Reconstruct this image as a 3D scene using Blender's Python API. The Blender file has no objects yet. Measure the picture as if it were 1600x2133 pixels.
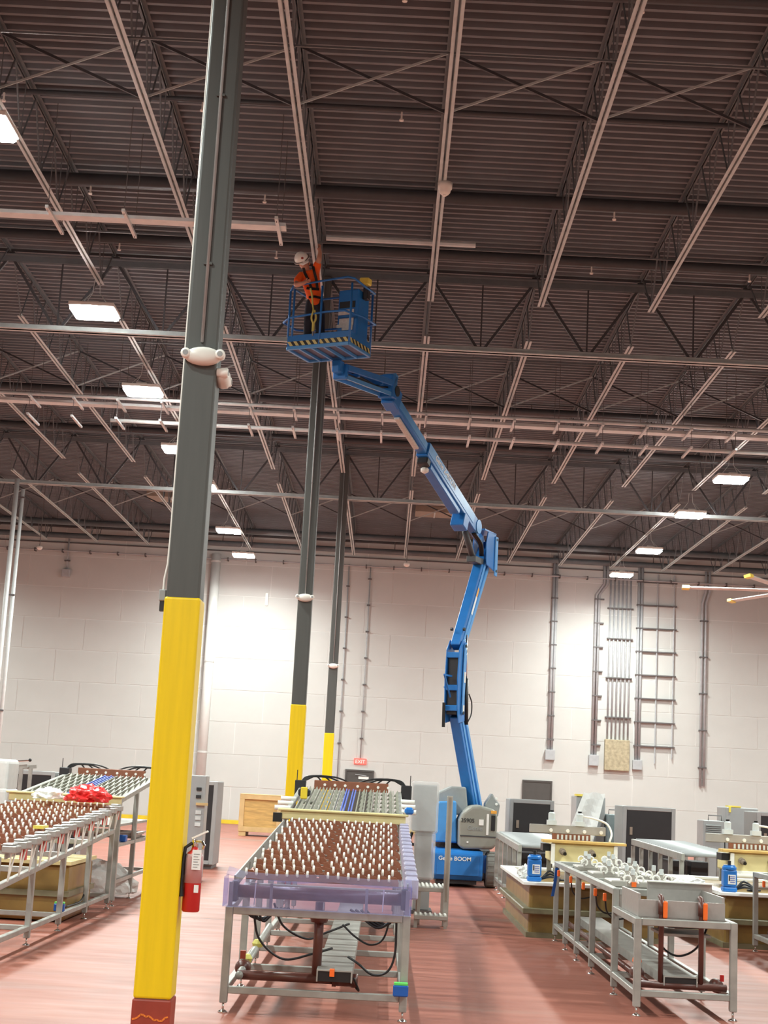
import bpy, bmesh, math, random
from mathutils import Vector, Matrix
random.seed(7)
SC = bpy.context.scene
COL = SC.collection
# ------------------------------------------------------------------ camera
F_PX = 3100.0
ROLL = math.radians(3.03); PITCH = math.atan(563 / F_PX); YAW = -0.0087; EYE = 1.7
fw = Vector((0, math.cos(PITCH), math.sin(PITCH))); up0 = Vector((0, -math.sin(PITCH), math.cos(PITCH))); rt0 = Vector((1, 0, 0))
rt = rt0 * math.cos(ROLL) + up0 * math.sin(ROLL); up = up0 * math.cos(ROLL) - rt0 * math.sin(ROLL)
RY = Matrix.Rotation(-YAW, 3, 'Z')
fw, up, rt = RY @ fw, RY @ up, RY @ rt
cd = bpy.data.cameras.new('camera'); cam = bpy.data.objects.new('camera', cd); COL.objects.link(cam)
cd.sensor_fit = 'VERTICAL'; cd.sensor_height = 36.0; cd.lens = F_PX * 36.0 / 2133.0; cd.clip_end = 300; cd.clip_start = 0.05
M = Matrix((rt, up, -fw)).transposed().to_4x4(); M.translation = (0, 0, EYE); cam.matrix_world = M
SC.camera = cam
# ------------------------------------------------------------------ world, exposure
w = bpy.data.worlds.new('world'); SC.world = w; w.use_nodes = True
w.node_tree.nodes['Background'].inputs[0].default_value = (0.5, 0.5, 0.52, 1); w.node_tree.nodes['Background'].inputs[1].default_value = 0.0
vs = SC.view_settings; vs.view_transform = 'Standard'; vs.look = 'None'; vs.exposure = 0.46; vs.gamma = 1.0; vs.use_curve_mapping = False
# ------------------------------------------------------------------ room numbers
YW = 53.4                      # inner face of the back wall
COLX = -1.45; COLY = (10.36, 24.73, 39.03)
JP = 1.83                      # joist pitch
DECK = 10.5
LAMP_W = 330.0                 # one high-bay lamp
LAMP_Z = 9.05
LROW = (16.4, 23.4, 28.4, 33.6, 38.0, 44.9, 49.9)
RROW = (28.4, 33.8, 38.45, 44.6, 49.9)
def lamp_light(x, y):
    ld = bpy.data.lights.new('high_bay_lamp', 'AREA'); ld.shape = 'RECTANGLE'; ld.size = 0.62; ld.size_y = 0.54
    ld.energy = LAMP_W; ld.color = (0.91, 1.0, 0.94); ld.spread = math.radians(165)
    o = bpy.data.objects.new('high_bay_lamp', ld); COL.objects.link(o); o.location = (x, y, LAMP_Z - 0.09); return o
for y in LROW: lamp_light(-5.11, y)
for y in RROW: lamp_light(7.70, y)
# the same lamp grid goes on over the rest of the hall
for y in (-10, -4.6, 0.8, 6.2, 11.3): lamp_light(-5.11, y)
for y in (-10, -4.6, 0.8, 6.2, 11.6, 17.0, 22.6): lamp_light(7.70, y)
for x in (-17.9, 20.5):
    for y in (-4.6, 6.2, 16.6, 23.4, 28.4, 33.6, 38.6, 44.9, 50.2): lamp_light(x, y)
# ------------------------------------------------------------------ materials
MATS = {}
def pm(name, col, rough=0.5, metal=0.0, var=0.08, scale=6.0, bump=0.0, spec=0.5, stretch=None, alpha=None, tint=None):
    m = bpy.data.materials.new(name); m.use_nodes = True; nt = m.node_tree; N = nt.nodes; L = nt.links
    b = N['Principled BSDF']; b.inputs['Roughness'].default_value = rough; b.inputs['Metallic'].default_value = metal
    b.inputs['Specular IOR Level'].default_value = spec
    tc = N.new('ShaderNodeTexCoord'); nz = N.new('ShaderNodeTexNoise'); nz.inputs['Scale'].default_value = scale; nz.inputs['Detail'].default_value = 5
    src = tc.outputs['Object']
    if stretch:
        mp = N.new('ShaderNodeMapping'); mp.inputs['Scale'].default_value = stretch; L.new(src, mp.inputs['Vector']); src = mp.outputs['Vector']
    L.new(src, nz.inputs['Vector'])
    cr = N.new('ShaderNodeValToRGB'); cr.color_ramp.elements[0].position = 0.3; cr.color_ramp.elements[1].position = 0.7
    cr.color_ramp.elements[0].color = (*[c * (1 - var) for c in col], 1); cr.color_ramp.elements[1].color = (*[min(1, c * (1 + var)) for c in col], 1)
    L.new(nz.outputs['Fac'], cr.inputs['Fac']); L.new(cr.outputs['Color'], b.inputs['Base Color'])
    if bump:
        bp = N.new('ShaderNodeBump'); bp.inputs['Strength'].default_value = bump; bp.inputs['Distance'].default_value = 0.01
        L.new(nz.outputs['Fac'], bp.inputs['Height']); L.new(bp.outputs['Normal'], b.inputs['Normal'])
    if alpha is not None:
        tr = N.new('ShaderNodeBsdfTransparent'); tr.inputs['Color'].default_value = (*(tint or (1, 1, 1)), 1)
        mx = N.new('ShaderNodeMixShader'); mx.inputs['Fac'].default_value = alpha
        L.new(tr.outputs[0], mx.inputs[1]); L.new(b.outputs[0], mx.inputs[2]); L.new(mx.outputs[0], N['Material Output'].inputs['Surface'])
    MATS[name] = m; return m
def em(name, col, s):
    m = bpy.data.materials.new(name); m.use_nodes = True; nt = m.node_tree
    b = nt.nodes['Principled BSDF']; b.inputs['Base Color'].default_value = (*col, 1); b.inputs['Emission Color'].default_value = (*col, 1); b.inputs['Emission Strength'].default_value = s
    MATS[name] = m
pm('deck', (0.165, 0.178, 0.195), 0.6, var=0.12, scale=1.5)
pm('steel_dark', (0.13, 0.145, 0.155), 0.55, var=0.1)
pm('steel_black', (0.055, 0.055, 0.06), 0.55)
pm('chord', (0.50, 0.555, 0.555), 0.5, var=0.1)  # bottom chords paler than their webs: floor bounce from below put into the colour
pm('column', (0.082, 0.083, 0.078), 0.45, var=0.06, scale=3, stretch=(8, 8, 0.6))
pm('yellow', (0.86, 0.60, 0.004), 0.33, var=0.05, scale=3, stretch=(8, 8, 0.5))
pm('base_red', (0.32, 0.045, 0.025), 0.45, var=0.15)
pm('orange_scuff', (0.85, 0.22, 0.03), 0.5)
pm('wall_panel', (0.585, 0.585, 0.565), 0.55, var=0.025, scale=1.2)
pm('wall_joint', (0.72, 0.715, 0.695), 0.6, var=0.02)
pm('grey_paint', (0.33, 0.34, 0.34), 0.45)
pm('conduit', (0.44, 0.455, 0.475), 0.45)
pm('conduit_light', (0.68, 0.72, 0.72), 0.4, metal=0.1)
pm('strap', (0.12, 0.11, 0.11), 0.5)
pm('beige_panel', (0.42, 0.36, 0.24), 0.6, var=0.25, scale=9)
pm('white_plastic', (0.80, 0.76, 0.70), 0.4, var=0.02)
pm('white', (0.85, 0.85, 0.82), 0.5, var=0.02)
pm('white_bright', (0.9, 0.88, 0.82), 0.45, var=0.02)
pm('frame_steel', (0.36, 0.355, 0.33), 0.42, metal=0.25, var=0.14, scale=7)
pm('stainless', (0.42, 0.395, 0.375), 0.42, metal=0.45, var=0.05, scale=20)
pm('aluminium', (0.46, 0.43, 0.39), 0.38, metal=0.4)
pm('brown_plastic', (0.27, 0.095, 0.05), 0.45, var=0.12, scale=12)
pm('brown_pipe', (0.11, 0.035, 0.026), 0.35, var=0.12)
pm('cream', (0.74, 0.63, 0.32), 0.45, var=0.06)
pm('amber', (0.25, 0.155, 0.045), 0.35, var=0.25, scale=3)
pm('amber_dark', (0.19, 0.17, 0.10), 0.45, var=0.2)
pm('comb', (0.26, 0.255, 0.205), 0.5, var=0.12)
pm('blue_strip', (0.10, 0.16, 0.55), 0.45)
pm('lift_blue', (0.02, 0.175, 0.52), 0.33, var=0.06)
pm('lift_blue_light', (0.08, 0.31, 0.68), 0.33, var=0.06)
pm('lift_grey', (0.30, 0.315, 0.31), 0.42)
pm('lift_olive', (0.27, 0.27, 0.235), 0.45, var=0.05)
pm('belly', (0.10, 0.115, 0.18), 0.5)
pm('rubber', (0.20, 0.19, 0.17), 0.8, var=0.1)
pm('black', (0.012, 0.012, 0.013), 0.4)
pm('black_panel', (0.022, 0.021, 0.024), 0.45, var=0.1)
pm('cable', (0.015, 0.014, 0.015), 0.45)
pm('chrome', (0.75, 0.74, 0.72), 0.15, metal=1.0)
pm('red', (0.55, 0.02, 0.018), 0.3, var=0.04)
pm('red_bag', (0.75, 0.03, 0.03), 0.3, var=0.15)
pm('orange', (0.95, 0.16, 0.02), 0.4, var=0.04)
pm('orange_shirt', (1.0, 0.13, 0.01), 0.75, var=0.06, scale=20)
pm('skin', (0.55, 0.28, 0.19), 0.55, var=0.05)
pm('navy', (0.018, 0.02, 0.032), 0.8, var=0.15, scale=20)
pm('lanyard', (0.62, 0.57, 0.14), 0.6)
pm('pump_blue', (0.015, 0.17, 0.55), 0.35, var=0.05)
pm('box_blue', (0.01, 0.10, 0.42), 0.4)
pm('green', (0.12, 0.65, 0.12), 0.5)
pm('wood', (0.55, 0.35, 0.12), 0.6, var=0.2, scale=3, stretch=(1, 1, 6))
pm('wood_frame', (0.62, 0.43, 0.20), 0.6, var=0.1, scale=4)
pm('plank', (0.72, 0.45, 0.14), 0.55, var=0.12, scale=5)
pm('cab_grey', (0.27, 0.28, 0.28), 0.45, var=0.04)
pm('cab_light', (0.36, 0.37, 0.375), 0.45, var=0.04)
pm('cab_teal', (0.20, 0.25, 0.26), 0.45, var=0.05)
pm('film_clear', (0.80, 0.80, 0.80), 0.25, var=0.04, alpha=0.38, bump=0.4, scale=9)
pm('film_white', (0.85, 0.85, 0.83), 0.35, var=0.04, alpha=0.8, bump=0.4, scale=9)
pm('film_violet', (0.46, 0.46, 0.72), 0.22, var=0.1, alpha=0.17, bump=0.3, scale=14, tint=(0.86, 0.86, 0.98))
pm('film_violet_thick', (0.50, 0.48, 0.66), 0.3, var=0.1, alpha=0.85, bump=0.3, scale=14)
pm('door_dark', (0.075, 0.07, 0.066), 0.45, var=0.05)
pm('tape_yellow', (0.80, 0.58, 0.03), 0.5)
pm('sticker_yellow', (0.85, 0.7, 0.12), 0.4)
pm('hazard_yellow', (0.62, 0.56, 0.22), 0.5)
pm('sticker_orange', (0.85, 0.40, 0.06), 0.4)
pm('paper', (0.60, 0.60, 0.57), 0.6, var=0.12, scale=30)
pm('ink', (0.03, 0.03, 0.03), 0.5)
pm('vent', (0.30, 0.24, 0.19), 0.6)
em('lamp', (1.0, 0.98, 0.94), 90.0)
em('exit_red', (0.9, 0.10, 0.08), 0.9)
def floor_mat():
    m = bpy.data.materials.new('red_epoxy'); m.use_nodes = True; nt = m.node_tree; N = nt.nodes; L = nt.links; b = N['Principled BSDF']
    tc = N.new('ShaderNodeTexCoord')
    mp = N.new('ShaderNodeMapping'); mp.inputs['Scale'].default_value = (0.55, 2.2, 1); L.new(tc.outputs['Object'], mp.inputs['Vector'])
    n1 = N.new('ShaderNodeTexNoise'); n1.inputs['Scale'].default_value = 1.1; n1.inputs['Detail'].default_value = 7; n1.inputs['Roughness'].default_value = 0.62; L.new(mp.outputs['Vector'], n1.inputs['Vector'])
    cr = N.new('ShaderNodeValToRGB'); e = cr.color_ramp.elements; e[0].position = 0.25; e[0].color = (0.25, 0.078, 0.054, 1); e[1].position = 0.75; e[1].color = (0.40, 0.150, 0.108, 1)
    L.new(n1.outputs['Fac'], cr.inputs['Fac'])
    n2 = N.new('ShaderNodeTexNoise'); n2.inputs['Scale'].default_value = 0.35; n2.inputs['Detail'].default_value = 6; L.new(mp.outputs['Vector'], n2.inputs['Vector'])
    c2 = N.new('ShaderNodeValToRGB'); e = c2.color_ramp.elements; e[0].position = 0.60; e[0].color = (0, 0, 0, 1); e[1].position = 0.74; e[1].color = (1, 1, 1, 1)
    L.new(n2.outputs['Fac'], c2.inputs['Fac'])
    mx = N.new('ShaderNodeMixRGB'); mx.inputs['Color2'].default_value = (0.24, 0.15, 0.12, 1); L.new(c2.outputs['Color'], mx.inputs['Fac']); L.new(cr.outputs['Color'], mx.inputs['Color1'])
    L.new(mx.outputs['Color'], b.inputs['Base Color'])
    n3 = N.new('ShaderNodeTexNoise'); n3.inputs['Scale'].default_value = 2.6; n3.inputs['Detail'].default_value = 8; L.new(mp.outputs['Vector'], n3.inputs['Vector'])
    mr = N.new('ShaderNodeMapRange'); mr.inputs['To Min'].default_value = 0.34; mr.inputs['To Max'].default_value = 0.62; L.new(n3.outputs['Fac'], mr.inputs['Value']); L.new(mr.outputs['Result'], b.inputs['Roughness'])
    bp = N.new('ShaderNodeBump'); bp.inputs['Strength'].default_value = 0.12; bp.inputs['Distance'].default_value = 0.02; L.new(n3.outputs['Fac'], bp.inputs['Height']); L.new(bp.outputs['Normal'], b.inputs['Normal'])
    b.inputs['Specular IOR Level'].default_value = 0.3
    MATS['floor'] = m
floor_mat()
# ------------------------------------------------------------------ mesh helpers
def V(*a): return Vector(a[0]) if len(a) == 1 else Vector(a)
def wloc(o):
    p = Vector((0, 0, 0))
    while o is not None: p = p + Vector(o.location); o = o.parent
    return p
class MB:
    def __init__(s): s.v = []; s.f = []
    def add(s, vs, fs):
        n = len(s.v); s.v += [Vector(x) for x in vs]; s.f += [tuple(n + i for i in f) for f in fs]; return s
    def box(s, x0, x1, y0, y1, z0, z1):
        return s.add([(x0, y0, z0), (x1, y0, z0), (x1, y1, z0), (x0, y1, z0), (x0, y0, z1), (x1, y0, z1), (x1, y1, z1), (x0, y1, z1)],
                     [(3, 2, 1, 0), (4, 5, 6, 7), (0, 1, 5, 4), (1, 2, 6, 5), (2, 3, 7, 6), (3, 0, 4, 7)])
    def obox(s, c, a, b, h):      # centre and three half vectors (right-handed)
        c, a, b, h = V(c), V(a), V(b), V(h)
        if a.cross(b).dot(h) < 0: a = -a
        P = [c + a * i + b * j + h * k for k in (-1, 1) for (i, j) in ((-1, -1), (1, -1), (1, 1), (-1, 1))]
        return s.add(P, [(3, 2, 1, 0), (4, 5, 6, 7), (0, 1, 5, 4), (1, 2, 6, 5), (2, 3, 7, 6), (3, 0, 4, 7)])
    def bar(s, p, q, w, h=None, upv=(0, 0, 1)):
        p, q = V(p), V(q); h = h or w; d = (q - p); l = d.length; d.normalize(); u = V(upv)
        if abs(u.dot(d)) > 0.98: u = Vector((1, 0, 0))
        sd = d.cross(u).normalized(); u = sd.cross(d).normalized()
        return s.obox((p + q) / 2, sd * w / 2, d * l / 2, u * h / 2)
    def path(s, pts, r, n=8, cap=True):
        pts = [V(p) for p in pts]; rs = r if isinstance(r, (list, tuple)) else [r] * len(pts)
        T = []
        for i in range(len(pts)):
            a = pts[max(0, i - 1)]; b = pts[min(len(pts) - 1, i + 1)]; T.append((b - a).normalized())
        u = Vector((0, 0, 1)) if abs(T[0].z) < 0.9 else Vector((1, 0, 0)); base = len(s.v)
        for i, p in enumerate(pts):
            sd = T[i].cross(u).normalized(); u = sd.cross(T[i]).normalized()
            for k in range(n):
                a = 2 * math.pi * k / n; s.v.append(p + (sd * math.cos(a) + u * math.sin(a)) * rs[i])
        for i in range(len(pts) - 1):
            for k in range(n):
                a = base + i * n + k; b = base + i * n + (k + 1) % n; s.f.append((b, a, a + n, b + n))
        if cap:
            s.f.append(tuple(base + k for k in range(n))); s.f.append(tuple(base + (len(pts) - 1) * n + k for k in reversed(range(n))))
        return s
    def tube(s, p, q, r, n=8): return s.path([p, q], r, n)
    def lathe(s, c, prof, n=16, axis=(0, 0, 1)):
        ax = V(axis).normalized(); c = V(c); return s.path2(c, ax, prof, n)
    def path2(s, c, ax, prof, n):
        u = Vector((0, 0, 1)) if abs(ax.z) < 0.9 else Vector((1, 0, 0)); sd = ax.cross(u).normalized(); u = sd.cross(ax).normalized(); base = len(s.v)
        for t, r in prof:
            for k in range(n):
                a = 2 * math.pi * k / n; s.v.append(c + ax * t + (sd * math.cos(a) + u * math.sin(a)) * r)
        for i in range(len(prof) - 1):
            for k in range(n):
                a = base + i * n + k; b = base + i * n + (k + 1) % n; s.f.append((b, a, a + n, b + n))
        s.f.append(tuple(base + k for k in range(n))); s.f.append(tuple(base + (len(prof) - 1) * n + k for k in reversed(range(n)))); return s
    def prism(s, poly, off):
        poly = [V(p) for p in poly]; off = V(off); n = len(poly)
        return s.add(poly + [p + off for p in poly], [tuple(range(n)), tuple(reversed(range(n, 2 * n)))] + [(i, i + n, (i + 1) % n + n, (i + 1) % n) for i in range(n)])
    def ell(s, c, rx, ry, rz, nu=16, nv=10, zmin=-1.0):
        c = V(c); base = len(s.v)
        lat = [math.asin(max(-1, zmin)) + (math.pi / 2 - math.asin(max(-1, zmin))) * i / nv for i in range(nv + 1)]
        for la in lat:
            for k in range(nu):
                a = 2 * math.pi * k / nu; s.v.append(c + Vector((rx * math.cos(la) * math.cos(a), ry * math.cos(la) * math.sin(a), rz * math.sin(la))))
        for i in range(nv):
            for k in range(nu):
                a = base + i * nu + k; b = base + i * nu + (k + 1) % nu; s.f.append((a, b, b + nu, a + nu))
        s.f.append(tuple(base + k for k in reversed(range(nu)))); return s
    def mesh(s, name, mat, off, smooth=False):
        me = bpy.data.meshes.new(name); me.from_pydata([v - off for v in s.v], [], s.f)
        bm = bmesh.new(); bm.from_mesh(me); bmesh.ops.remove_doubles(bm, verts=bm.verts, dist=1e-6); bmesh.ops.recalc_face_normals(bm, faces=bm.faces); bm.to_mesh(me); bm.free()
        if mat: me.materials.append(MATS[mat])
        if smooth:
            for p in me.polygons: p.use_smooth = True
        return me
    def build(s, name, mat, parent=None, bevel=0, smooth=False, seg=1):
        off = wloc(parent) if parent else Vector((0, 0, 0))
        o = bpy.data.objects.new(name, s.mesh(name, mat, off, smooth)); COL.objects.link(o); o.parent = parent
        if bevel:
            md = o.modifiers.new('bevel', 'BEVEL'); md.width = bevel; md.segments = seg; md.limit_method = 'ANGLE'
        return o
    def thing(s, name, mat, label, cat, group=None, bevel=0, smooth=False, seg=1):
        # one-mesh thing with its origin at its base
        xs = [v.x for v in s.v]; ys = [v.y for v in s.v]; zs = [v.z for v in s.v]
        off = Vector(((min(xs) + max(xs)) / 2, (min(ys) + max(ys)) / 2, min(zs)))
        o = bpy.data.objects.new(name, s.mesh(name, mat, off, smooth)); COL.objects.link(o); o.location = off
        if bevel:
            md = o.modifiers.new('bevel', 'BEVEL'); md.width = bevel; md.segments = seg; md.limit_method = 'ANGLE'
        return tag(o, label, cat, group)
def tag(o, label, cat, group=None):
    o['label'] = label; o['category'] = cat
    if group: o['group'] = group
    return o
def thing(name, label, cat, loc=(0, 0, 0), group=None):
    o = bpy.data.objects.new(name, None); COL.objects.link(o); o.location = loc; o.empty_display_size = 0.1
    return tag(o, label, cat, group)
def struct(o, label=None):
    o['kind'] = 'structure'
    if label: o['label'] = label
    return o
def inst(name, me, parent, loc):
    o = bpy.data.objects.new(name, me); COL.objects.link(o); o.parent = parent; o.location = V(loc) - wloc(parent); return o
def dup(root, loc, label=None):
    def cp(o, par):
        c = o.copy(); COL.objects.link(c); c.parent = par
        for ch in o.children: cp(ch, c)
        return c
    r = cp(root, None); r.location = loc
    if label: r['label'] = label
    return r
FONT = None
def text(name, body, mat, parent, origin, xdir, ydir, size, depth=0.002, align='LEFT', sx=1.0):
    cu = bpy.data.curves.new(name, 'FONT'); cu.body = body; cu.size = size; cu.extrude = depth; cu.align_x = align; cu.offset = size * 0.012
    t = bpy.data.objects.new(name, cu); COL.objects.link(t)
    bpy.context.view_layer.update()
    me = bpy.data.meshes.new_from_object(t); bpy.data.objects.remove(t); bpy.data.curves.remove(cu)
    x = V(xdir).normalized(); y = V(ydir).normalized(); z = x.cross(y)
    R = Matrix((x * sx, y, z)).transposed().to_4x4(); R.translation = V(origin) - wloc(parent)
    me.transform(R); me.materials.clear(); me.materials.append(MATS[mat])
    o = bpy.data.objects.new(name, me); COL.objects.link(o); o.parent = parent; return o
def ordn(i): return ['first', 'second', 'third', 'fourth', 'fifth', 'sixth', 'seventh', 'eighth', 'ninth', 'tenth', 'eleventh', 'twelfth'][i - 1]
# ================================================================== SETTING
XL, XR, YB = -24.0, 24.0, -14.0
fl = struct(MB().box(XL - .3, XR + .3, YB - .3, YW + .3, -0.3, 0).build('floor', 'floor'))
for y in (9.2, 18.3, 27.4, 36.5, 45.6):
    MB().box(XL, XR, y - .006, y + .006, -.01, .0012).build('control_joint', 'strap', fl)
wb = struct(MB().box(XL, XR, YW, YW + .3, 0, DECK + .1).build('wall_back', 'wall_joint'))
PW, PH = 2.20, 1.13
pme = MB().box(-PW / 2 + .014, PW / 2 - .014, -.012, .004, -PH / 2 + .014, PH / 2 - .014).mesh('panel', 'wall_panel', Vector((0, 0, 0)))
hme = MB().box(-PW / 2 + .014, PW / 2 - .014, -.012, .004, -.19, .19).mesh('panel', 'wall_panel', Vector((0, 0, 0)))
for r in range(9):
    for c in range(-7, 8):
        x = c * PW + (PW / 2 if r % 2 else 0.15); z = .14 + (r + .5) * PH
        if r == 0 and (abs(x + .84) < 1.55 or abs(x - 5.45) < 1.57):
            pass
        inst('panel', pme if z + PH / 2 < DECK else hme, wb, (x, YW, min(z, DECK - .2)))
struct(MB().box(XL - .3, XL, YB, YW, 0, DECK + .1).build('wall_left', 'wall_panel'))
struct(MB().box(XR, XR + .3, YB, YW, 0, DECK + .1).build('wall_right', 'wall_panel'))
struct(MB().box(XL, XR, YB - .3, YB, 0, DECK + .1).build('wall_front', 'wall_panel'))
struct(MB().box(XL, XR, YW - .02, YW, 0, .13).build('baseboard_back', 'tape_yellow'))
# ribbed roof deck
mb = MB(); prof = []; y = YB - .3
while y < YW + .3:
    prof += [(y, DECK + .115), (y + .105, DECK + .115), (y + .125, DECK), (y + .180, DECK)]; y += .2
prof.append((YW + .3, DECK + .115))
n = len(prof)
mb.v = [Vector((XL - .3, a, b)) for a, b in prof] + [Vector((XR + .3, a, b)) for a, b in prof] + [Vector((XL - .3, YB - .3, DECK + .2)), Vector((XR + .3, YB - .3, DECK + .2)), Vector((XR + .3, YW + .3, DECK + .2)), Vector((XL - .3, YW + .3, DECK + .2))]
mb.f = [(i, i + 1, n + i + 1, n + i) for i in range(n - 1)] + [(2 * n, 2 * n + 1, 2 * n + 2, 2 * n + 3)]
struct(mb.build('ceiling', 'deck'))
# doors in the back wall
def door(i, x0, x1, h):
    d = struct(MB().box(x0, x1, YW - .06, YW - .012, 0, h).build('door_%d' % i, 'door_dark'), 'dark grey steel door in the back wall')
    f = MB()
    f.box(x0 - .06, x0, YW - .08, YW, 0, h + .06); f.box(x1, x1 + .06, YW - .08, YW, 0, h + .06); f.box(x0, x1, YW - .08, YW, h, h + .06); f.build('door_frame', 'door_dark', d)
    MB().tube((x1 - .09, YW - .1, 1.0), (x1 - .2, YW - .1, 1.0), .012).tube((x1 - .09, YW - .1, 1.0), (x1 - .09, YW - .05, 1.0), .014).build('handle', 'chrome', d)
    if i == 1:
        MB().box(x0 + .42, x0 + .78, YW - .075, YW - .06, h - .26, h - .17).build('door_sign', 'white', d)
        MB().bar((x0 + .3, YW - .09, h - .1), (x0 + .7, YW - .09, h - .14), .02).build('door_closer', 'conduit', d)
    return d
door(1, -1.29, -.39, 2.04); door(2, 4.98, 5.91, 2.0)
t = thing('exit_sign', 'small red exit sign on the wall above the left steel door', 'exit sign', (-.84, YW, 2.29))
MB().box(-1.06, -.62, YW - .07, YW - .012, 2.29, 2.5).build('housing', 'exit_red', t, .01)
text('lettering', 'EXIT', 'white', t, (-.84, YW - .075, 2.33), (1, 0, 0), (0, 0, 1), .17, align='CENTER')
# ================================================================== ROOF STEEL
def joist_proto():
    r = thing('roof_joist', '', 'roof joist', (0, 0, 0), 'open-web roof joists')
    for s in (-1, 1):
        x = .011 * s; x2 = .054 * s
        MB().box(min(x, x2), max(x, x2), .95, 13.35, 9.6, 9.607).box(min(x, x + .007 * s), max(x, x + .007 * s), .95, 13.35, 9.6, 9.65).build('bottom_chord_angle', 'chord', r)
    m = MB()
    for s in (-1, 1):
        x = .011 * s; x2 = .06 * s
        m.box(min(x, x2), max(x, x2), .05, 14.25, DECK - .008, DECK - .001).box(min(x, x + .007 * s), max(x, x + .007 * s), .05, 14.25, DECK - .06, DECK - .001)
    m.build('top_chord', 'steel_dark', r)
    pts = [(0, .12, DECK - .03)]; y = 1.0; b = True; hp = (13.3 - 1.0) / 22
    for i in range(23): pts.append((0, y, 9.62 if b else DECK - .03)); b = not b; y += hp
    pts.append((0, 14.18, DECK - .03))
    m = MB()
    for a, b in zip(pts, pts[1:]): m.tube(a, b, .013, 6)
    for i in range(1, 22, 2):
        yy = 1.0 + hp * (i + 1); m.tube((0, yy, 9.63), (0, yy + .02, DECK - .03), .008, 5)
    m.build('web', 'steel_dark', r)
    return r
jp = None
for bay, (y0, ks) in enumerate(((COLY[0], range(-3, 6)), (COLY[1], range(-6, 7)), (COLY[2], range(-8, 9)))):
    bn = ('nearest', 'middle', 'farthest')[bay]
    for k in ks:
        if k == 0: lb = 'open-web steel roof joist of the %s bay, straight above the row of columns' % bn
        else: lb = 'open-web steel roof joist of the %s bay, %s to the %s of the column row' % (bn, ordn(abs(k)), 'right' if k > 0 else 'left')
        loc = (COLX + JP * k, y0 + (0 if bay < 2 else .02), 0)
        if jp is None:
            jp = joist_proto(); jp.location = loc; jp['label'] = lb
        else: dup(jp, loc, lb)
def girder(y, x0, x1, label):
    r = thing('truss_girder', label, 'girder', (COLX, y, 9.06), 'truss girders')
    for s in (-1, 1):
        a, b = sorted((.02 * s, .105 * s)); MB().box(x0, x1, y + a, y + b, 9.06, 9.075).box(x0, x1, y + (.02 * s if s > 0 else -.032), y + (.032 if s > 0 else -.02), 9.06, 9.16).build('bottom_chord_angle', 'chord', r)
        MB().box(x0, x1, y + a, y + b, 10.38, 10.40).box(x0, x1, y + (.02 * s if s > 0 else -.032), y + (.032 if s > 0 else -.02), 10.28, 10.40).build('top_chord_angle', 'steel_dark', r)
    k0 = math.ceil((x0 - COLX) / JP); k1 = math.floor((x1 - COLX) / JP)
    for k in range(k0, k1 + 1):
        x = COLX + JP * k
        for s in (-1, 1):
            xb = x + s * JP / 2
            if x0 < xb < x1: MB().bar((x + .05 * s, y, 10.32), (xb - .05 * s, y, 9.12), .05, .045).build('web_diagonal', 'steel_black', r)
        if x + JP / 2 < x1: MB().bar((x + JP / 2, y, 9.1), (x + JP / 2, y, 10.3), .026).build('web_vertical', 'steel_black', r)
        MB().box(x - .07, x + .07, y - .07, y + .07, 10.40, DECK - .06).build('joist_seat', 'steel_black', r)
    return r
girder(COLY[1], -12, 11.6, 'dark steel truss girder across the hall on top of the second column')
girder(COLY[2], -16.2, 14.6, 'dark steel truss girder across the hall on top of the farthest column')
# cross bracing between joists
for bay, (y, ks) in enumerate(((16.75, range(-3, 5)), (30.7, range(-6, 6)), (45.2, range(-8, 8)))):
    bn = ('nearest', 'middle', 'farthest')[bay]
    r = thing('cross_bracing', 'row of thin crossed braces between the roof joists of the %s bay' % bn, 'bracing', (COLX, y, 9.6), 'joist bracing rows')
    for k in ks:
        a = COLX + JP * k; b = a + JP
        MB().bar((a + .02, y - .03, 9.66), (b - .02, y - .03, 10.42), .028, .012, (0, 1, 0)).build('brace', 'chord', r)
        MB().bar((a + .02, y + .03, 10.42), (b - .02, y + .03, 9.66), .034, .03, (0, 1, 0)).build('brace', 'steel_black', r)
# thin bridging rods along X
for y, z, x0, x1, lb in ((15.3, 9.672, -5, 5, 'thin steel rod tying the nearest roof joists, in front of the crossed braces'), (21.4, 9.672, -7, 7, 'thin steel rod tying the roof joists above the raised platform'),
                         (27.2, 9.672, -9, 9, 'thin steel rod tying the roof joists just behind the second column'), (35.0, 9.672, -11, 11, 'thin steel rod tying the roof joists in front of the farthest column'),
                         (42.0, 9.672, -13, 13, 'thin steel rod tying the roof joists behind the farthest column')):
    MB().bar((x0, y, z), (x1, y, z), .022, .022).thing('bridging_rod', 'steel_dark', lb, 'rod', 'bridging rods')
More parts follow.
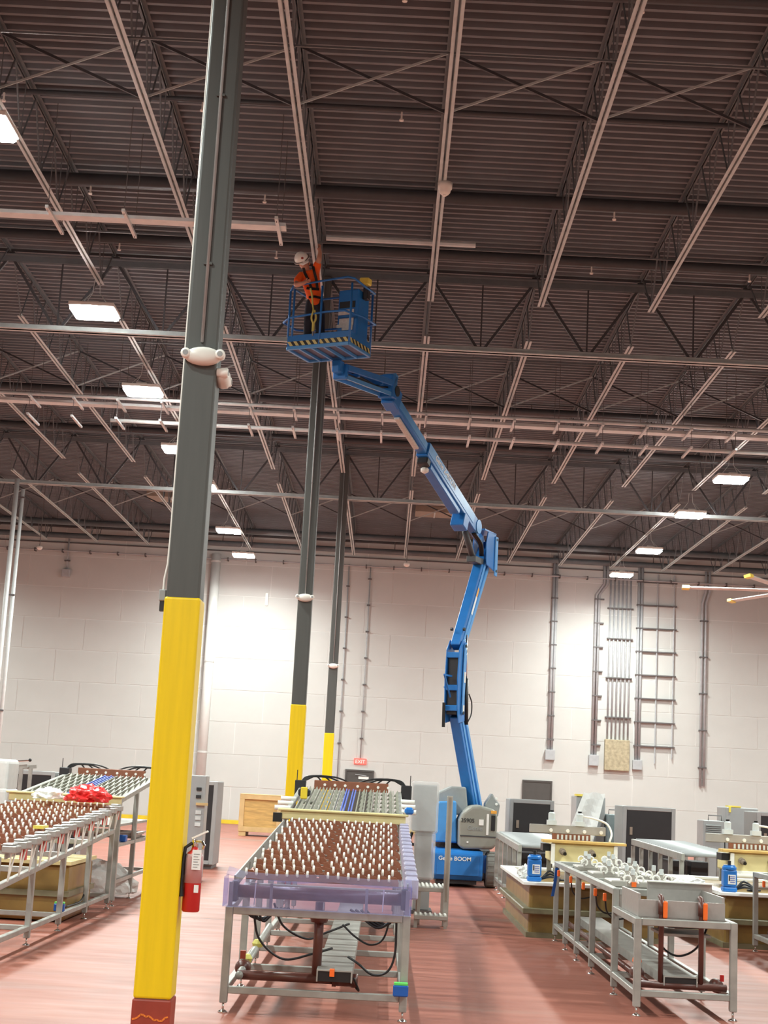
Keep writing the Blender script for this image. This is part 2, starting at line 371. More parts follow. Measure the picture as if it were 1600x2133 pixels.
# sprinkler pipes through the joists
for y, z, rr, x0, x1, mat, lb in ((14.55, 10.30, .03, -5, 5, 'chord', 'thin sprinkler branch pipe under the deck at the top of the view'), (15.05, 10.33, .085, -6, 6, 'steel_black', 'black sprinkler main at the very top of the view, under the deck'),
                         (18.15, 10.33, .035, -6, 6, 'steel_black', 'thin black sprinkler branch pipe behind the nearest crossed braces'), (20.95, 10.30, .10, -8, 8, 'steel_black', 'thick black sprinkler main under the deck, behind the round white detector'),
                         (23.4, 10.31, .085, -8, 8, 'steel_black', 'black sprinkler main just in front of the nearer truss girder'), (33.5, 10.31, .085, -11, 11, 'steel_black', 'black sprinkler main in the middle bay of the roof'),
                         (37.4, 10.31, .085, -13, 13, 'steel_black', 'black sprinkler main just in front of the farther truss girder'), (50.2, 9.9, .10, -16, 16, 'steel_dark', 'long grey pipe hung under the roof near the back wall')):
    r = thing('sprinkler_pipe', lb, 'pipe', (0, y, z - rr), 'sprinkler pipes')
    MB().tube((x0, y, z), (x1, y, z), rr, 10).build('pipe', mat, r, smooth=True)
    if y < 25:
        x = x0 + .6
        while x < x1:
            MB().tube((x, y, z - rr - .09), (x, y, z), .014, 6).lathe((x, y, z - rr - .12), [(0, .03), (.02, .03), (.02, .012), (.05, .012)], 8).build('sprinkler_head', 'white_plastic', r); x += 2.6
    else:
        x = x0 + 1.2
        while x < x1: MB().tube((x, y, z), (x, y, DECK), .012, 5).build('hanger', 'strap', r); x += 3.2
# steel along the top of the back wall
MB().box(-17, 17, YW - .35, YW - .02, 10.22, 10.42).thing('ledger_beam', 'steel_black', 'dark steel ledger beam where the roof meets the back wall', 'beam')
r = thing('wall_top_pipe', 'thick dark pipe running along the top of the back wall', 'pipe', (0, YW - .5, 9.75))
MB().tube((-17, YW - .5, 9.86), (17, YW - .5, 9.86), .10, 10).build('pipe', 'steel_dark', r, smooth=True)
for i in range(-5, 6): MB().bar((i * 3.1, YW - .5, 9.96), (i * 3.1, YW - .5, DECK), .03).build('hanger', 'strap', r)
r = thing('wall_conduit_run', 'thin conduit running along the whole back wall high up', 'conduit', (0, YW - .2, 9.28))
MB().tube((-16, YW - .2, 9.34), (16, YW - .2, 9.34), .03, 6).build('conduit', 'conduit', r)
for i in range(-16, 17): MB().box(i - .02, i + .02, YW - .24, YW - .012, 9.28, 9.4).build('clamp', 'strap', r)
MB().tube((-16, YW - .06, 9.66), (16, YW - .06, 9.66), .025, 6).thing('wall_conduit', 'strap', 'thin dark conduit on the back wall just below the roof', 'conduit')
# ================================================================== COLUMNS
def column(i, label):
    y = COLY[i]; r = thing('steel_column', label, 'column', (COLX, y, 0), 'steel columns with yellow guards')
    h = .118
    MB().box(COLX - h, COLX + h, y - h, y + h, .0, 10.27 if i else 10.4).build('shaft', 'column', r, .02, seg=3)
    h = .126
    MB().box(COLX - h, COLX + h, y - h, y + h, .215, 2.89).build('yellow_guard', 'yellow', r, .018, seg=3)
    h = .129
    MB().box(COLX - h, COLX + h, y - h, y + h, 0, .215).build('base_wrap', 'base_red', r, .012, seg=2)
    if i == 0:
        m = MB(); pz = [.085, .09, .1, .118, .115, .105, .11, .1, .085, .09, .082, .085, .105, .11]
        for k in range(len(pz) - 1):
            x = COLX - h + .01 + k * .018
            m.bar((x, y - h - .001, pz[k]), (x + .02, y - h - .001, pz[k + 1]), .004, .011, (0, 0, 1))
        m.build('scuffed_edge', 'orange_scuff', r)
    h = .118
    MB().tube((COLX + .0, y - h - .013, 4.72), (COLX + .0, y - h - .013, 10.2), .012, 8).build('front_conduit', 'grey_paint', r, smooth=True)
    for z in (5.3, 6.6, 8.0): MB().box(COLX - .03, COLX + .03, y - h - .02, y - h + .002, z, z + .02).build('strap', 'column', r)
    return r
column(0, 'nearest grey steel column with a tall yellow guard and a red base')
column(1, 'second steel column with yellow guard, behind the raised platform')
column(2, 'farthest grey steel column with yellow guard, right of the second one')
def emergency_light(c, d, label):
    # d: unit vector out of the column face
    c = V(c); d = V(d); s = Vector((0, 0, 1)).cross(d)
    r = thing('emergency_light', label, 'emergency light', c, 'emergency lights on the columns')
    m = MB(); n = 20; prof = []
    for j, (off, sc) in enumerate(((0, .9), (.03, 1.0), (.06, .92), (.08, .6), (.085, .2))):
        base = len(m.v)
        for k in range(n):
            a = 2 * math.pi * k / n; m.v.append(c + d * off + s * (.135 * sc * math.cos(a)) + Vector((0, 0, .068 * sc * math.sin(a))))
        if j:
            for k in range(n): m.f.append((base - n + k, base - n + (k + 1) % n, base + (k + 1) % n, base + k))
    m.f.append(tuple(range(n))); m.f.append(tuple(len(m.v) - n + k for k in range(n)))
    m.build('body', 'white_plastic', r, smooth=True)
    for sg in (-1, 1):
        p = c + s * (.122 * sg) + Vector((0, 0, .012))
        hd = MB().lathe(p, [(.0, .03), (.04, .036), (.072, .036), (.08, .03)], 14, d).build('lamp_head', 'white_bright', r, smooth=True)
        MB().lathe(p + d * .078, [(0, .02), (.005, .02)], 12, d).build('lens', 'grey_paint', hd)
    return r
emergency_light((COLX + .02, COLY[0] - .118, 4.61), (0, -1, 0), 'white twin-head emergency light on the front of the nearest column')
emergency_light((COLX + .118, COLY[0] + .03, 4.5), (1, 0, 0), 'white emergency light on the right-hand side of the nearest column')
emergency_light((COLX, COLY[1] - .118, 4.65), (0, -1, 0), 'white twin-head emergency light on the second column')
emergency_light((COLX, COLY[2] - .118, 4.62), (0, -1, 0), 'white twin-head emergency light on the farthest column')
# outlet box and cable at the left of the nearest column
r = thing('outlet_box', 'small grey outlet box hung from a white cable at the left of the nearest column', 'outlet', (COLX - .15, COLY[0] - .05, 2.8))
MB().box(COLX - .17, COLX - .122, COLY[0] - .09, COLY[0] - .02, 2.86, 2.94).build('box', 'grey_paint', r, .006)
MB().box(COLX - .162, COLX - .127, COLY[0] - .08, COLY[0] - .03, 2.79, 2.86).build('receptacle', 'black_panel', r)
x = COLX
MB().path([(x - .146, COLY[0] - .055, 2.94), (x - .145, COLY[0] - .055, 3.02), (x - .13, COLY[0] - .055, 3.12), (x - .126, COLY[0] - .055, 3.3), (x - .126, COLY[0] - .055, 10.3)], .008, 8).build('cable', 'white_bright', r)
# fire extinguisher on the right side
ex, ey = COLX + .126 + .075, COLY[0] - .03
r = thing('fire_extinguisher', 'red fire extinguisher with a paper tag on the right of the nearest yellow column', 'fire extinguisher', (ex, ey, .78))
MB().lathe((ex, ey, .78), [(0, .052), (.01, .06), (.36, .06), (.385, .05), (.405, .026), (.43, .02)], 20).build('cylinder', 'red', r, smooth=True)
MB().lathe((ex, ey, .97), [(0, .063), (.16, .063), (.19, .058)], 20).build('plastic_sleeve', 'film_clear', r, smooth=True)
m = MB().lathe((ex, ey, 1.2), [(0, .022), (.05, .022), (.055, .015)], 12); m.build('valve', 'chrome', r, smooth=True)
MB().bar((ex - .02, ey - .02, 1.262), (ex + .085, ey - .04, 1.315), .022, .012).build('handle', 'white_bright', r)
MB().path([(ex + .01, ey - .02, 1.245), (ex + .05, ey - .035, 1.245), (ex + .068, ey - .04, 1.22), (ex + .06, ey - .035, 1.195)], .009, 6).build('lever', 'chrome', r)
MB().path([(ex - .02, ey - .01, 1.23), (ex - .06, ey - .03, 1.2), (ex - .068, ey - .045, 1.1), (ex - .066, ey - .05, .95), (ex - .062, ey - .055, .88)], [.012, .012, .012, .014, .018], 8).build('hose', 'black', r)
tg = MB().box(ex - .005, ex + .055, ey - .076, ey - .072, 1.06, 1.19).build('inspection_tag', 'white', r)
for k in range(6): MB().box(ex + .005, ex + (.045 if k % 2 else .035), ey - .0775, ey - .076, 1.075 + .017 * k, 1.079 + .017 * k).build('print_line', 'cab_grey', tg)
MB().box(ex + .02, ex + .05, ey - .066, ey - .058, .91, .96).build('label', 'white', r)
MB().box(COLX + .124, COLX + .16, ey - .02, ey + .02, 1.02, 1.16).build('bracket', 'black', r)
# white roof drain pipe at the back wall, left
r = thing('drain_pipe', 'thick white vertical drain pipe against the back wall beside the nearest column', 'pipe', (-6.42, YW - .2, 0))
MB().tube((-6.42, YW - .22, 0), (-6.42, YW - .22, 9.5), .17, 18).build('pipe', 'wall_joint', r, smooth=True)
for z in (2.4, 5.6, 9.2): MB().tube((-6.42, YW - .22, z), (-6.42, YW - .22, z + .06), .185, 18).build('collar', 'wall_panel', r)
# vertical twin pipe at the far left
r = thing('drop_pipe', 'pair of pale vertical pipes dropping from the farther truss at the left edge', 'pipe', (-10.1, 38.7, 0))
MB().tube((-10.07, 38.6, 0), (-10.07, 38.6, 9.1), .065, 12).build('pipe', 'conduit_light', r, smooth=True)
MB().tube((-9.93, 38.75, 0), (-9.93, 38.75, 8.85), .05, 12).build('pipe', 'conduit_light', r, smooth=True)
for z in (3, 6, 8.6): MB().box(-10.15, -9.87, 38.67, 38.72, z, z + .04).build('clamp', 'strap', r)
# ================================================================== LIGHT FIXTURES
def fixture_proto():
    r = thing('high_bay_light', '', 'ceiling light', (0, 0, LAMP_Z - .03), 'high-bay lights')
    z = LAMP_Z
    MB().box(-.37, .37, -.33, .33, z - .02, z + .05).box(-.1, .1, -.22, .22, z + .05, z + .1).build('housing', 'white_bright', r, .01)
    MB().prism([(-.35, -.27, z - .02), (-.31, -.31, z - .02), (.31, -.31, z - .02), (.35, -.27, z - .02), (.35, .27, z - .02), (.31, .31, z - .02), (-.31, .31, z - .02), (-.35, .27, z - .02)], (0, 0, -.05)).build('diffuser', 'lamp', r)
    for s in (-1, 1):
        MB().path([(s * .25, -.15, z + .05), (s * .06, 0, z + .3), (s * .25, .15, z + .05)], .006, 5).build('hanger_wire', 'conduit_light', r)
        MB().tube((s * .06, 0, z + .3), (s * .04, 0, 9.6), .006, 5).build('hanger_wire', 'conduit_light', r)
    return r
fx = None
def put_light(x, y, lb):
    global fx
    if fx is None: fx = fixture_proto(); fx.location = (x, y, LAMP_Z - .03); fx['label'] = lb
    else: dup(fx, (x, y, LAMP_Z - .03), lb)
nm = ['cut by the left edge at the top', 'second nearest, left of the column', 'third, above the bright pipe', 'fourth, touching the column edge', 'fifth, peeking out right of the column', 'sixth, in front of the wall top', 'last and lowest']
for i, y in enumerate(LROW): put_light(-5.11, y, 'glowing rectangular high-bay light of the left row, ' + nm[i])
for i, y in enumerate(RROW[1:]): put_light(7.70, y, 'glowing rectangular high-bay light of the right row, ' + ['nearest and highest', 'second', 'third', 'last and lowest, before the conduits'][i])
# round detector hung on joist, small hanging sensors
dx = COLX + JP
r = thing('heat_detector', 'round white detector hanging under the roof joist at upper middle', 'detector', (dx + .04, 18.75, 9.42))
MB().lathe((dx + .04, 18.75, 9.44), [(0, .05), (.03, .075), (.075, .08), (.08, .095), (.16, .1)], 20).build('body', 'white_plastic', r, smooth=True)
MB().tube((dx + .04, 18.75, 9.42), (dx + .04, 18.75, 9.45), .025, 12).build('sensor_tip', 'white_bright', r)
for x, y, z, lb in ((.37, 43.5, 8.0, 'small white sensor hanging on a long cord left of the lift boom'), (-11.1, 46.0, 8.3, 'small white sensor hanging on a cord at the far left before the back wall')):
    r = thing('hanging_sensor', lb, 'sensor', (x, y, z), 'sensors hanging on cords')
    MB().lathe((x, y, z), [(0, .05), (.04, .09), (.1, .09), (.12, .04)], 14).build('body', 'white_plastic', r, smooth=True)
    MB().tube((x, y, z + .1), (x, y, DECK), .012, 5).build('cord', 'strap', r)
# ceiling vents
for x0, x1, y0, y1, lb in ((-8.0, -6.5, 46.6, 47.6, 'flat brown air grille under the deck left of the nearest column'), (.6, 1.85, 46.9, 47.9, 'flat brown air grille under the deck behind the lift boom')):
    r = thing('air_grille', lb, 'air vent', ((x0 + x1) / 2, (y0 + y1) / 2, 10.3), 'air grilles under the deck')
    MB().box(x0, x1, y0, y1, 10.3, DECK - .003).build('body', 'vent', r)
    for k in range(1, 3):
        x = x0 + (x1 - x0) * k / 2 - .02; MB().box(x, x + .04, y0, y1, 10.28, 10.31).build('rib', 'chord', r)
# ================================================================== TRAPEZE RACKS
def trapeze(y, x0, x1, levels, step, label, xs=None, pipes=()):
    r = thing('trapeze_rack', label, 'conduit rack', ((x0 + x1) / 2, y, levels[-1] - .05), 'trapeze racks')
    x = x0 + .3
    while x < x1:
        for z in levels:
            sl = MB(); sl.box(x - .022, x + .022, y - .5, y + .5, z - .04, z); sl.build('strut', 'conduit_light', r)
        for yy in (y - .42, y + .42): MB().tube((x, yy, levels[-1] - .06), (x, yy, DECK), .006, 5).build('hanger_rod', 'strap', r)
        x += step
    for yy, z, w, h, a, b in pipes:
        if h == 0: MB().tube((a, yy, z + w), (b, yy, z + w), w, 10).build('conduit', 'conduit_light', r, smooth=True)
        else: MB().box(a, b, yy - w / 2, yy + w / 2, z, z + h).build('cable_tray', 'conduit_light', r)
    return r
trapeze(29.9, -11.5, 10.5, (9.1, 8.72), .90, 'pale two-level pipe rack hung across the roof behind the second column',
        pipes=((29.5, 9.1, .035, 0, -11.5, 10.5), (30.1, 9.1, .26, .06, -11.5, 10.5), (29.9, 8.72, .04, 0, -6.0, 10.5)))
trapeze(19.25, -7.2, -1.2, (9.02,), 1.02, 'pale single-level pipe rack at upper left ending at the worker',
        pipes=((19.2, 9.02, .2, .05, -7.2, -1.7),))
MB().tube((-1.3, 21.8, 9.9), (1.0, 21.8, 9.9), .045, 8).thing('loose_conduit', 'conduit_light', 'pale pipe hung under the deck to the right of the worker', 'conduit')
# ================================================================== WALL CONDUITS
YC = YW - .07
def conduit_drop(name, label, xs, z0, z1, rr, straps, box=None, kink=None, sx=(.07, .07)):
    r = thing(name, label, 'conduit', (sum(xs) / len(xs), YC, z0), 'conduit drops on the back wall')
    for x in xs:
        pts = [(x, YC, z0), (x, YC, z1)]
        if kink: pts = [(x, YC, z0), (x, YC, z1 - 1.15), (x + kink, YC, z1 - .75), (x + kink, YC, z1)]
        MB().path(pts, rr, 8).build('conduit', 'conduit', r, smooth=True)
    for z in straps: MB().box(min(xs) - sx[0], max(xs) + sx[1], YC - .06, YC + .05, z - .022, z + .022).build('strap', 'strap', r)
    if box:
        w, h = box; xc = sum(xs) / len(xs); MB().box(xc - w / 2, xc + w / 2, YC - .12, YC + .055, z0 - h, z0).build('junction_box', 'conduit', r, .01)
    return r
def steps(a, b, n): return [a + (b - a) * i / (n - 1) for i in range(n)]
conduit_drop('conduit_drop', 'grey conduit pair with a square box at its foot, right of the lift boom', (5.80, 5.90), 3.15, 10.1, .052, steps(3.5, 9.4, 8), (.34, .36))
conduit_drop('conduit_drop', 'kinked grey conduit with a square box, left of the six-pipe bundle', (7.34, 7.45), 3.05, 9.9, .05, steps(3.4, 8.6, 7), (.34, .38), kink=.28, sx=(.05, .18))
r = conduit_drop('conduit_bundle', 'bundle of six vertical conduits running into a beige panel', [7.86 + .145 * i for i in range(6)], 3.6, 9.6, .032, (4.4, 5.8, 7.2, 8.3), None, sx=(.1, .1))
MB().box(7.77, 8.65, YC - .12, YC + .055, 2.54, 3.62).build('beige_cabinet', 'beige_panel', r, .015)
r = conduit_drop('conduit_ladder', 'grey conduit beside two thin pipes on long horizontal struts, like a ladder', (8.88, 8.99), 2.95, 10.0, .05, (), (.33, .34))
for z in steps(3.45, 9.3, 8): MB().box(8.8, 10.25, YC - .06, YC + .05, z - .022, z + .022).build('strut', 'strap', r)
for x, zz in ((9.55, 2.85), (10.15, 3.05)): MB().tube((x, YC - .02, zz), (x, YC - .02, 9.6), .026, 6).build('thin_pipe', 'conduit', r)
conduit_drop('conduit_drop', 'long twin conduit at the far right of the back wall', (11.17, 11.30), 2.15, 9.8, .045, steps(2.8, 8.0, 5), None, kink=.12, sx=(.08, .08))
conduit_drop('conduit_drop', 'thin conduit running down the wall to the exit sign', (-.84,), 2.5, 9.4, .02, steps(3.2, 8.9, 7), None, sx=(.06, .06))
conduit_drop('conduit_drop', 'thin conduit on the wall just right of the farthest column', (-1.62,), 1.4, 9.4, .022, steps(3.0, 8.6, 6), None, sx=(.06, .06))
conduit_drop('conduit_drop', 'short conduit with a small box high on the wall at far left', (-11.82,), 8.68, 9.8, .03, (9.0,), (.28, .28), sx=(.1, .1))
# white wall lamp mark
MB().box(-4.57, -4.47, YW - .06, YW - .012, 7.75, 8.2).thing('wall_light', 'white_bright', 'small white upright fitting high on the back wall', 'wall fitting')
# ceiling fan at right
r = thing('ceiling_fan', 'large ceiling fan with pale blades and yellow tips, cut by the right edge', 'ceiling fan', (10.85, 40, 7.25))
MB().lathe((10.85, 40, 7.25), [(0, .12), (.05, .2), (.25, .2), (.3, .1)], 18).build('motor_hub', 'tape_yellow', r, smooth=True)
MB().tube((10.85, 40, 7.5), (10.85, 40, DECK), .04, 8).build('drop_rod', 'conduit', r)
for k in range(6):
    a = math.radians(172 + 60 * k); d = Vector((math.cos(a), math.sin(a), 0)); s = Vector((-d.y, d.x, .22)).normalized(); c = Vector((10.85, 40, 7.37))
    bl = MB().obox(c + d * 1.5, s * .085, d * 1.3, d.cross(s).normalized() * .012).build('blade', 'conduit_light', r)
    MB().obox(c + d * 2.88, s * .09, d * .1, d.cross(s).normalized() * .03 + Vector((0, 0, .01))).build('blade_tip', 'sticker_yellow', bl)
# ================================================================== CONVEYORS WITH WHEEL ROWS
def hose(name, pts, rr, mat, parent, n=10):
    # smooth catmull-rom hose
    P = [V(p) for p in pts]; P = [P[0] * 2 - P[1]] + P + [P[-1] * 2 - P[-2]]; out = []
    for i in range(1, len(P) - 2):
        for k in range(n):
            t = k / n; a, b, c, d = P[i - 1], P[i], P[i + 1], P[i + 2]
            out.append(0.5 * ((2 * b) + (c - a) * t + (2 * a - 5 * b + 4 * c - d) * t * t + (3 * b - a - 3 * c + d) * t ** 3))
    out.append(P[-2]); return MB().path(out, rr, 7).build(name, mat, parent, smooth=True)
def foot(parent, x, y, top=.075):
    MB().tube((x, y, .012), (x, y, top), .009, 6).lathe((x, y, 0), [(0, .036), (.01, .034), (.022, .012)], 12).build('foot', 'chrome', parent, smooth=True)
WHEEL = MB().lathe((-.009, 0, 0), [(0, .021), (.003, .027), (.015, .027), (.018, .021)], 12, (1, 0, 0)).mesh('wheel', 'white_bright', Vector((0, 0, 0)))
def row_mesh(w):
    # one brown divider row, origin at its left end
    m = MB(); n = 15; p = w / n
    m.box(0, w, -.008, .008, -.045, -.012)
    for i in range(n):
        a = i * p; m.prism([(a + .012, -.007, -.012), (a + p - .006, -.007, -.012), (a + p - .006, -.007, .002), (a + p - .026, -.007, .022), (a + .012, -.007, .024)], (0, .014, 0))
    return m.mesh('wheel_row', 'brown_plastic', Vector((0, 0, 0))), p, n
ROWME, ROWP, ROWN = row_mesh(1.165)
SHAFT = MB().tube((0, .02, .0), (1.165, .02, .0), .006, 6).box(0, 1.165, .012, .03, -.05, -.04).mesh('shaft', 'frame_steel', Vector((0, 0, 0)))
def conveyor(dx, dy, label, mid):
    x0, x1, y0 = -1.105 + dx, .255 + dx, 11.25 + dy
    r = thing('wheel_conveyor', label, 'conveyor', ((x0 + x1) / 2, y0, 0), 'wheel conveyors')
    dz = 0 if mid else -.10
    zt = lambda y: .75 + dz + .056 * (y - y0); zb = lambda y: .97 + .052 * (y - y0 - .35)
    ys = [y0 + .03 + 1.39 * i for i in range(5)]
    for y in ys:
        for x in (x0 + .028, x1 - .028):
            lg = MB().box(x - .028, x + .028, y - .028, y + .028, .07, zb(y) - .06 if not mid else zt(y) - .002).build('leg', 'frame_steel', r, .006)
            foot(lg, x, y)
        MB().box(x0 + .056, x1 - .056, y - .024, y + .024, .137, .187).build('cross_rail', 'frame_steel', r, .005)
        MB().box(x0 + .056, x1 - .056, y - .024, y + .024, zt(y) - .056, zt(y)).build('cross_rail', 'frame_steel', r, .005)
    ye = ys[-1]
    for x in (x0 + .028, x1 - .028):
        MB().bar((x, ys[0], .162), (x, ye, .162), .05).build('lower_rail', 'frame_steel', r, .005)
        MB().bar((x, ys[0], zt(ys[0]) - .028), (x, ye, zt(ye) - .028), .05, .056).build('upper_rail', 'frame_steel', r, .005)
        MB().bar((x, ys[0] + .25, zb(ys[0] + .25) - .06), (x, ye + .1, zb(ye + .1) - .06), .012, .10).build('bed_side', 'frame_steel', r)
        for y in ys:
            if mid: MB().bar((x, y + .02, zt(y) - .01), (x, y + .02, zb(y + .02) - .03), .03).build('bed_post', 'frame_steel', r)
    for i in range(14):
        y = y0 + .40 + .39 * i; sh = .0; ox = x0 + .10 + (.028 if i % 2 else 0); row = inst('wheel_row', ROWME, r, (ox, y, zb(y)))
        inst('shaft', SHAFT, row, (ox, y, zb(y)))
        for k in range(ROWN):
            if k == 7: continue
            inst('wheel', WHEEL, row, (ox + ROWP * (k + .03) + sh, y - .012, zb(y) + .010))
    # cream end beam and comb section
    yc = y0 + 5.75; zc = lambda y: 1.33 + .092 * (y - yc - .2)
    MB().box(x0 - .02, x1 + .02, yc - .06, yc + .06, 1.245, 1.335).box(x0 - .05, x1 + .05, yc - .09, yc + .09, 1.335, 1.362).build('cream_beam', 'cream', r, .008)
    for x in (x0 + .03, x1 - .03):
        MB().bar((x, yc, zc(yc) - .03), (x, yc + 3.0, zc(yc + 3.0) - .03), .05, .06).build('comb_side_rail', 'frame_steel', r, .005)
        for y in (yc + .2, yc + 1.5, yc + 2.9):
            lg = MB().box(x - .03, x + .03, y - .03, y + .03, .07, zc(y) - .05).build('leg', 'frame_steel', r, .006); foot(lg, x, y)
        for z in (.3, .75): MB().bar((x, yc + .2, z), (x, yc + 2.9, z), .045).build('lower_rail', 'frame_steel', r)
    for z in (.3, .75):
        MB().bar((x0 + .03, yc + 2.9, z), (x1 - .03, yc + 2.9, z), .045).build('cross_rail', 'frame_steel', r)
    MB().box(x0 + .06, x1 - .06, yc + .1, yc + 2.9, .97, 1.0).build('drip_tray', 'frame_steel', r)
    for k in range(14):
        x = x0 + .12 + k * .0865; blue = k in (6, 7)
        m = MB().bar((x, yc + .15, zc(yc + .15)), (x, yc + 2.85, zc(yc + 2.85)), .012, .05)
        if not blue:
            for j in range(6):
                y = yc + .3 + .47 * j; z = zc(y)
                m.prism([(x + .008, y, z - .03), (x + .078, y, z - .03), (x + .043 if k < 7 else x + .06, y + .12, z + .055)], (0, .05, 0))
        else: m.bar((x + .03, yc + .15, zc(yc + .15)), (x + .03, yc + 2.85, zc(yc + 2.85)), .014, .03)
        m.build('comb_strip', 'blue_strip' if blue else 'comb', r)
    yh = yc + 3.0; zh = zc(yh)
    hb = MB().box(x0 + .2, x1 - .18, yh, yh + .08, zh - .02, zh + .10).build('header_bar', 'brown_plastic', r, .006)
    for k in range(7):
        x = x0 + .34 + k * .135 + (.03 if k > 2 else 0); MB().lathe((x, yh + .01, zh + .045), [(0, .02), (.02, .018)], 10, (0, -1, 0)).build('knob', 'white_bright', hb)
    for s, xx in ((1, x0 + .02), (-1, x1 + .06)):
        MB().box(xx - .07, xx + .07, yh - .1, yh + .12, zh - .12, zh + .09).build('terminal_box', 'black_panel', r, .01)
        MB().tube((xx - .05 * s, yh, zh + .08), (xx - .05 * s, yh, zh + .22), .006, 5).build('antenna', 'black', r)
        for k in range(4):
            xe = xx + s * (.28 + .13 * k)
            hose('cable', [(xx, yh + .02, zh + .06), (xx + s * .10, yh + .02, zh + .11 + .012 * k), (xx + s * (.2 + .08 * k), yh + .03, zh + .15 + .01 * math.sin(k * 2.1)), (xe, yh + .04, zh + .08)], .011, 'cable', r, 6)
    if mid:
        for k in range(3): MB().tube((x0 - .12, yc + .4 + .5 * k, zc(yc + .4 + .5 * k) + .01), (x0 + .06, yc + .4 + .5 * k, zc(yc + .4 + .5 * k) + .01), .028, 10).build('pipe_stub', 'white_bright', r, smooth=True)
        for k in range(3): MB().tube((x1 - .02, yc + .7 + .55 * k, zc(yc + .7 + .55 * k) + .0), (x1 + .15, yc + .7 + .55 * k, zc(yc + .7 + .55 * k) + .0), .03, 10).build('pipe_stub', 'white_bright', r, smooth=True)
        MB().box(x0 - .1, x0 + .0, yc - .07, yc + .05, 1.21, 1.31).build('end_cap', 'black', r)
        # violet film over the drive boxes on the right
        for i in range(15):
            y = y0 + .35 + .37 * i; MB().box(x1 - .045, x1 + .055, y, y + .28, zb(y) - .13, zb(y) + .025).build('wrapped_drive_box', 'film_violet_thick', r, .012)
        # violet film around the front manifold
        f = MB().box(x0 - .02, x1 + .0, y0 - .045, y0 - .040, .752, .955).box(x0 - .02, x0 - .015, y0 - .045, y0 + .26, .752, .965).box(x1 - .005, x1, y0 - .045, y0 + .26, .752, .955)
        g = len(f.v)
        for i in range(13):
            x = x0 - .02 + (x1 - x0 + .02) * i / 12; s = math.sin(i * 1.1)
            for j, (yy, zz) in enumerate(((y0 - .043, .957 + .004 * s), (y0 + .08, .942 + .012 * s), (y0 + .3, .985 + .006 * math.cos(i)))): f.v.append(Vector((x, yy, zz + (.03 if i == 0 else 0))))
        for i in range(12):
            for j in range(2): a = g + i * 3 + j; f.f.append((a, a + 3, a + 4, a + 1))
        f.build('film_wrap', 'film_violet', r)
        MB().tube((x0 + .05, y0 + .13, .855), (x1 - .05, y0 + .13, .855), .047, 14).build('manifold_pipe', 'brown_pipe', r, smooth=True)
        for x in (x0 + .05, x1 - .05): MB().box(x - .025, x + .025, y0 + .06, y0 + .2, .78, .93).build('manifold_flange', 'steel_black', r, .008)
        for x in (x0 + .33, x1 - .33): MB().box(x - .01, x + .01, y0 - .03, y0 - .015, .752, .93).build('bracket', 'frame_steel', r)
        for x in (x0 + .21, x1 - .21): MB().bar((x, y0 - .025, .77), (x + .004, y0 - .025, .93), .008).build('tie_rod', 'white_bright', r)
        xm = -.42 + dx
        MB().tube((xm, y0 + .2, .22), (xm, y0 + .2, .80), .036, 14).lathe((xm, y0 + .2, .655), [(0, .06), (.04, .075), (.06, .075)], 14).build('down_pipe', 'brown_pipe', r, smooth=True)
        MB().tube((x0 + .1, y0 + .19, .25), (-.12 + dx, y0 + .19, .25), .034, 14).lathe((-.3 + dx, y0 + .19, .25), [(0, .05), (.03, .05), (.03, .044), (.14, .044), (.14, .05), (.19, .05)], 14, (1, 0, 0)).build('bottom_pipe', 'brown_pipe', r, smooth=True)
        MB().tube((x0 + .12, y0 + .14, .25), (x0 + .10, y0 + 3.4, .30), .03, 12).build('side_pipe', 'frame_steel', r, smooth=True)
        vv = MB().lathe((x0 + .115, y0 + .42, .265), [(0, .045), (.04, .06), (.12, .06), (.16, .045)], 14, (0, 1, .02)).build('valve', 'brown_pipe', r, smooth=True)
        MB().box(x0 + .09, x0 + .13, y0 + .47, y0 + .51, .33, .39).build('valve_handle', 'base_red', vv)
        for y in (y0 + .62, y0 + 1.7): MB().lathe((x0 + .125, y, .29), [(0, .04), (.03, .05), (.06, .03)], 10).build('yellow_cap', 'lanyard', r)
        tr = MB().box(-.41 + dx, -.15 + dx, y0 - .04, y0 + 6.4, .335, .345).box(-.41 + dx, -.40 + dx, y0 - .04, y0 + 6.4, .26, .335).box(-.16 + dx, -.15 + dx, y0 - .04, y0 + 6.4, .26, .335).build('cable_duct', 'frame_steel', r)
        MB().box(-.40 + dx, -.16 + dx, y0 - .03, y0 + .02, .262, .334).build('duct_end', 'black', tr)
        MB().box(-.315 + dx, -.28 + dx, y0 - .05, y0 + .01, .30, .35).build('orange_strap', 'orange', tr)
        xl, xr = x0 + .1, x1 - .09
        hose('cable', [(xl + .08, y0 + .3, .72), (xl + .14, y0 + .3, .5), (xl + .32, y0 + .35, .36), (xm - .05, y0 + .4, .40), (xm + .1, y0 + .5, .44)], .009, 'cable', r)
        hose('cable', [(xl + .22, y0 + .5, .75), (xl + .30, y0 + .55, .58), (xl + .48, y0 + .6, .49), (xl + .62, y0 + .7, .53), (xl + .8, y0 + .8, .6)], .009, 'cable', r)
        for k in range(4): hose('cable', [(xl + .02 + .03 * k, y0 + .3, .73), (xl + .07 + .03 * k, y0 + .3, .66 - .01 * k), (xl + .17 + .02 * k, y0 + .32, .655 + .01 * k), (xl + .26 + .03 * k, y0 + .36, .73)], .010, 'cable', r, 6)
        hose('cable', [(xr - .01, y0 + .25, .70), (xr - .01, y0 + .25, .45), (xr - .06, y0 + .25, .32), (xr - .17, y0 + .27, .29), (xr - .28, y0 + .3, .36), (xr - .36, y0 + .35, .40)], .009, 'cable', r)
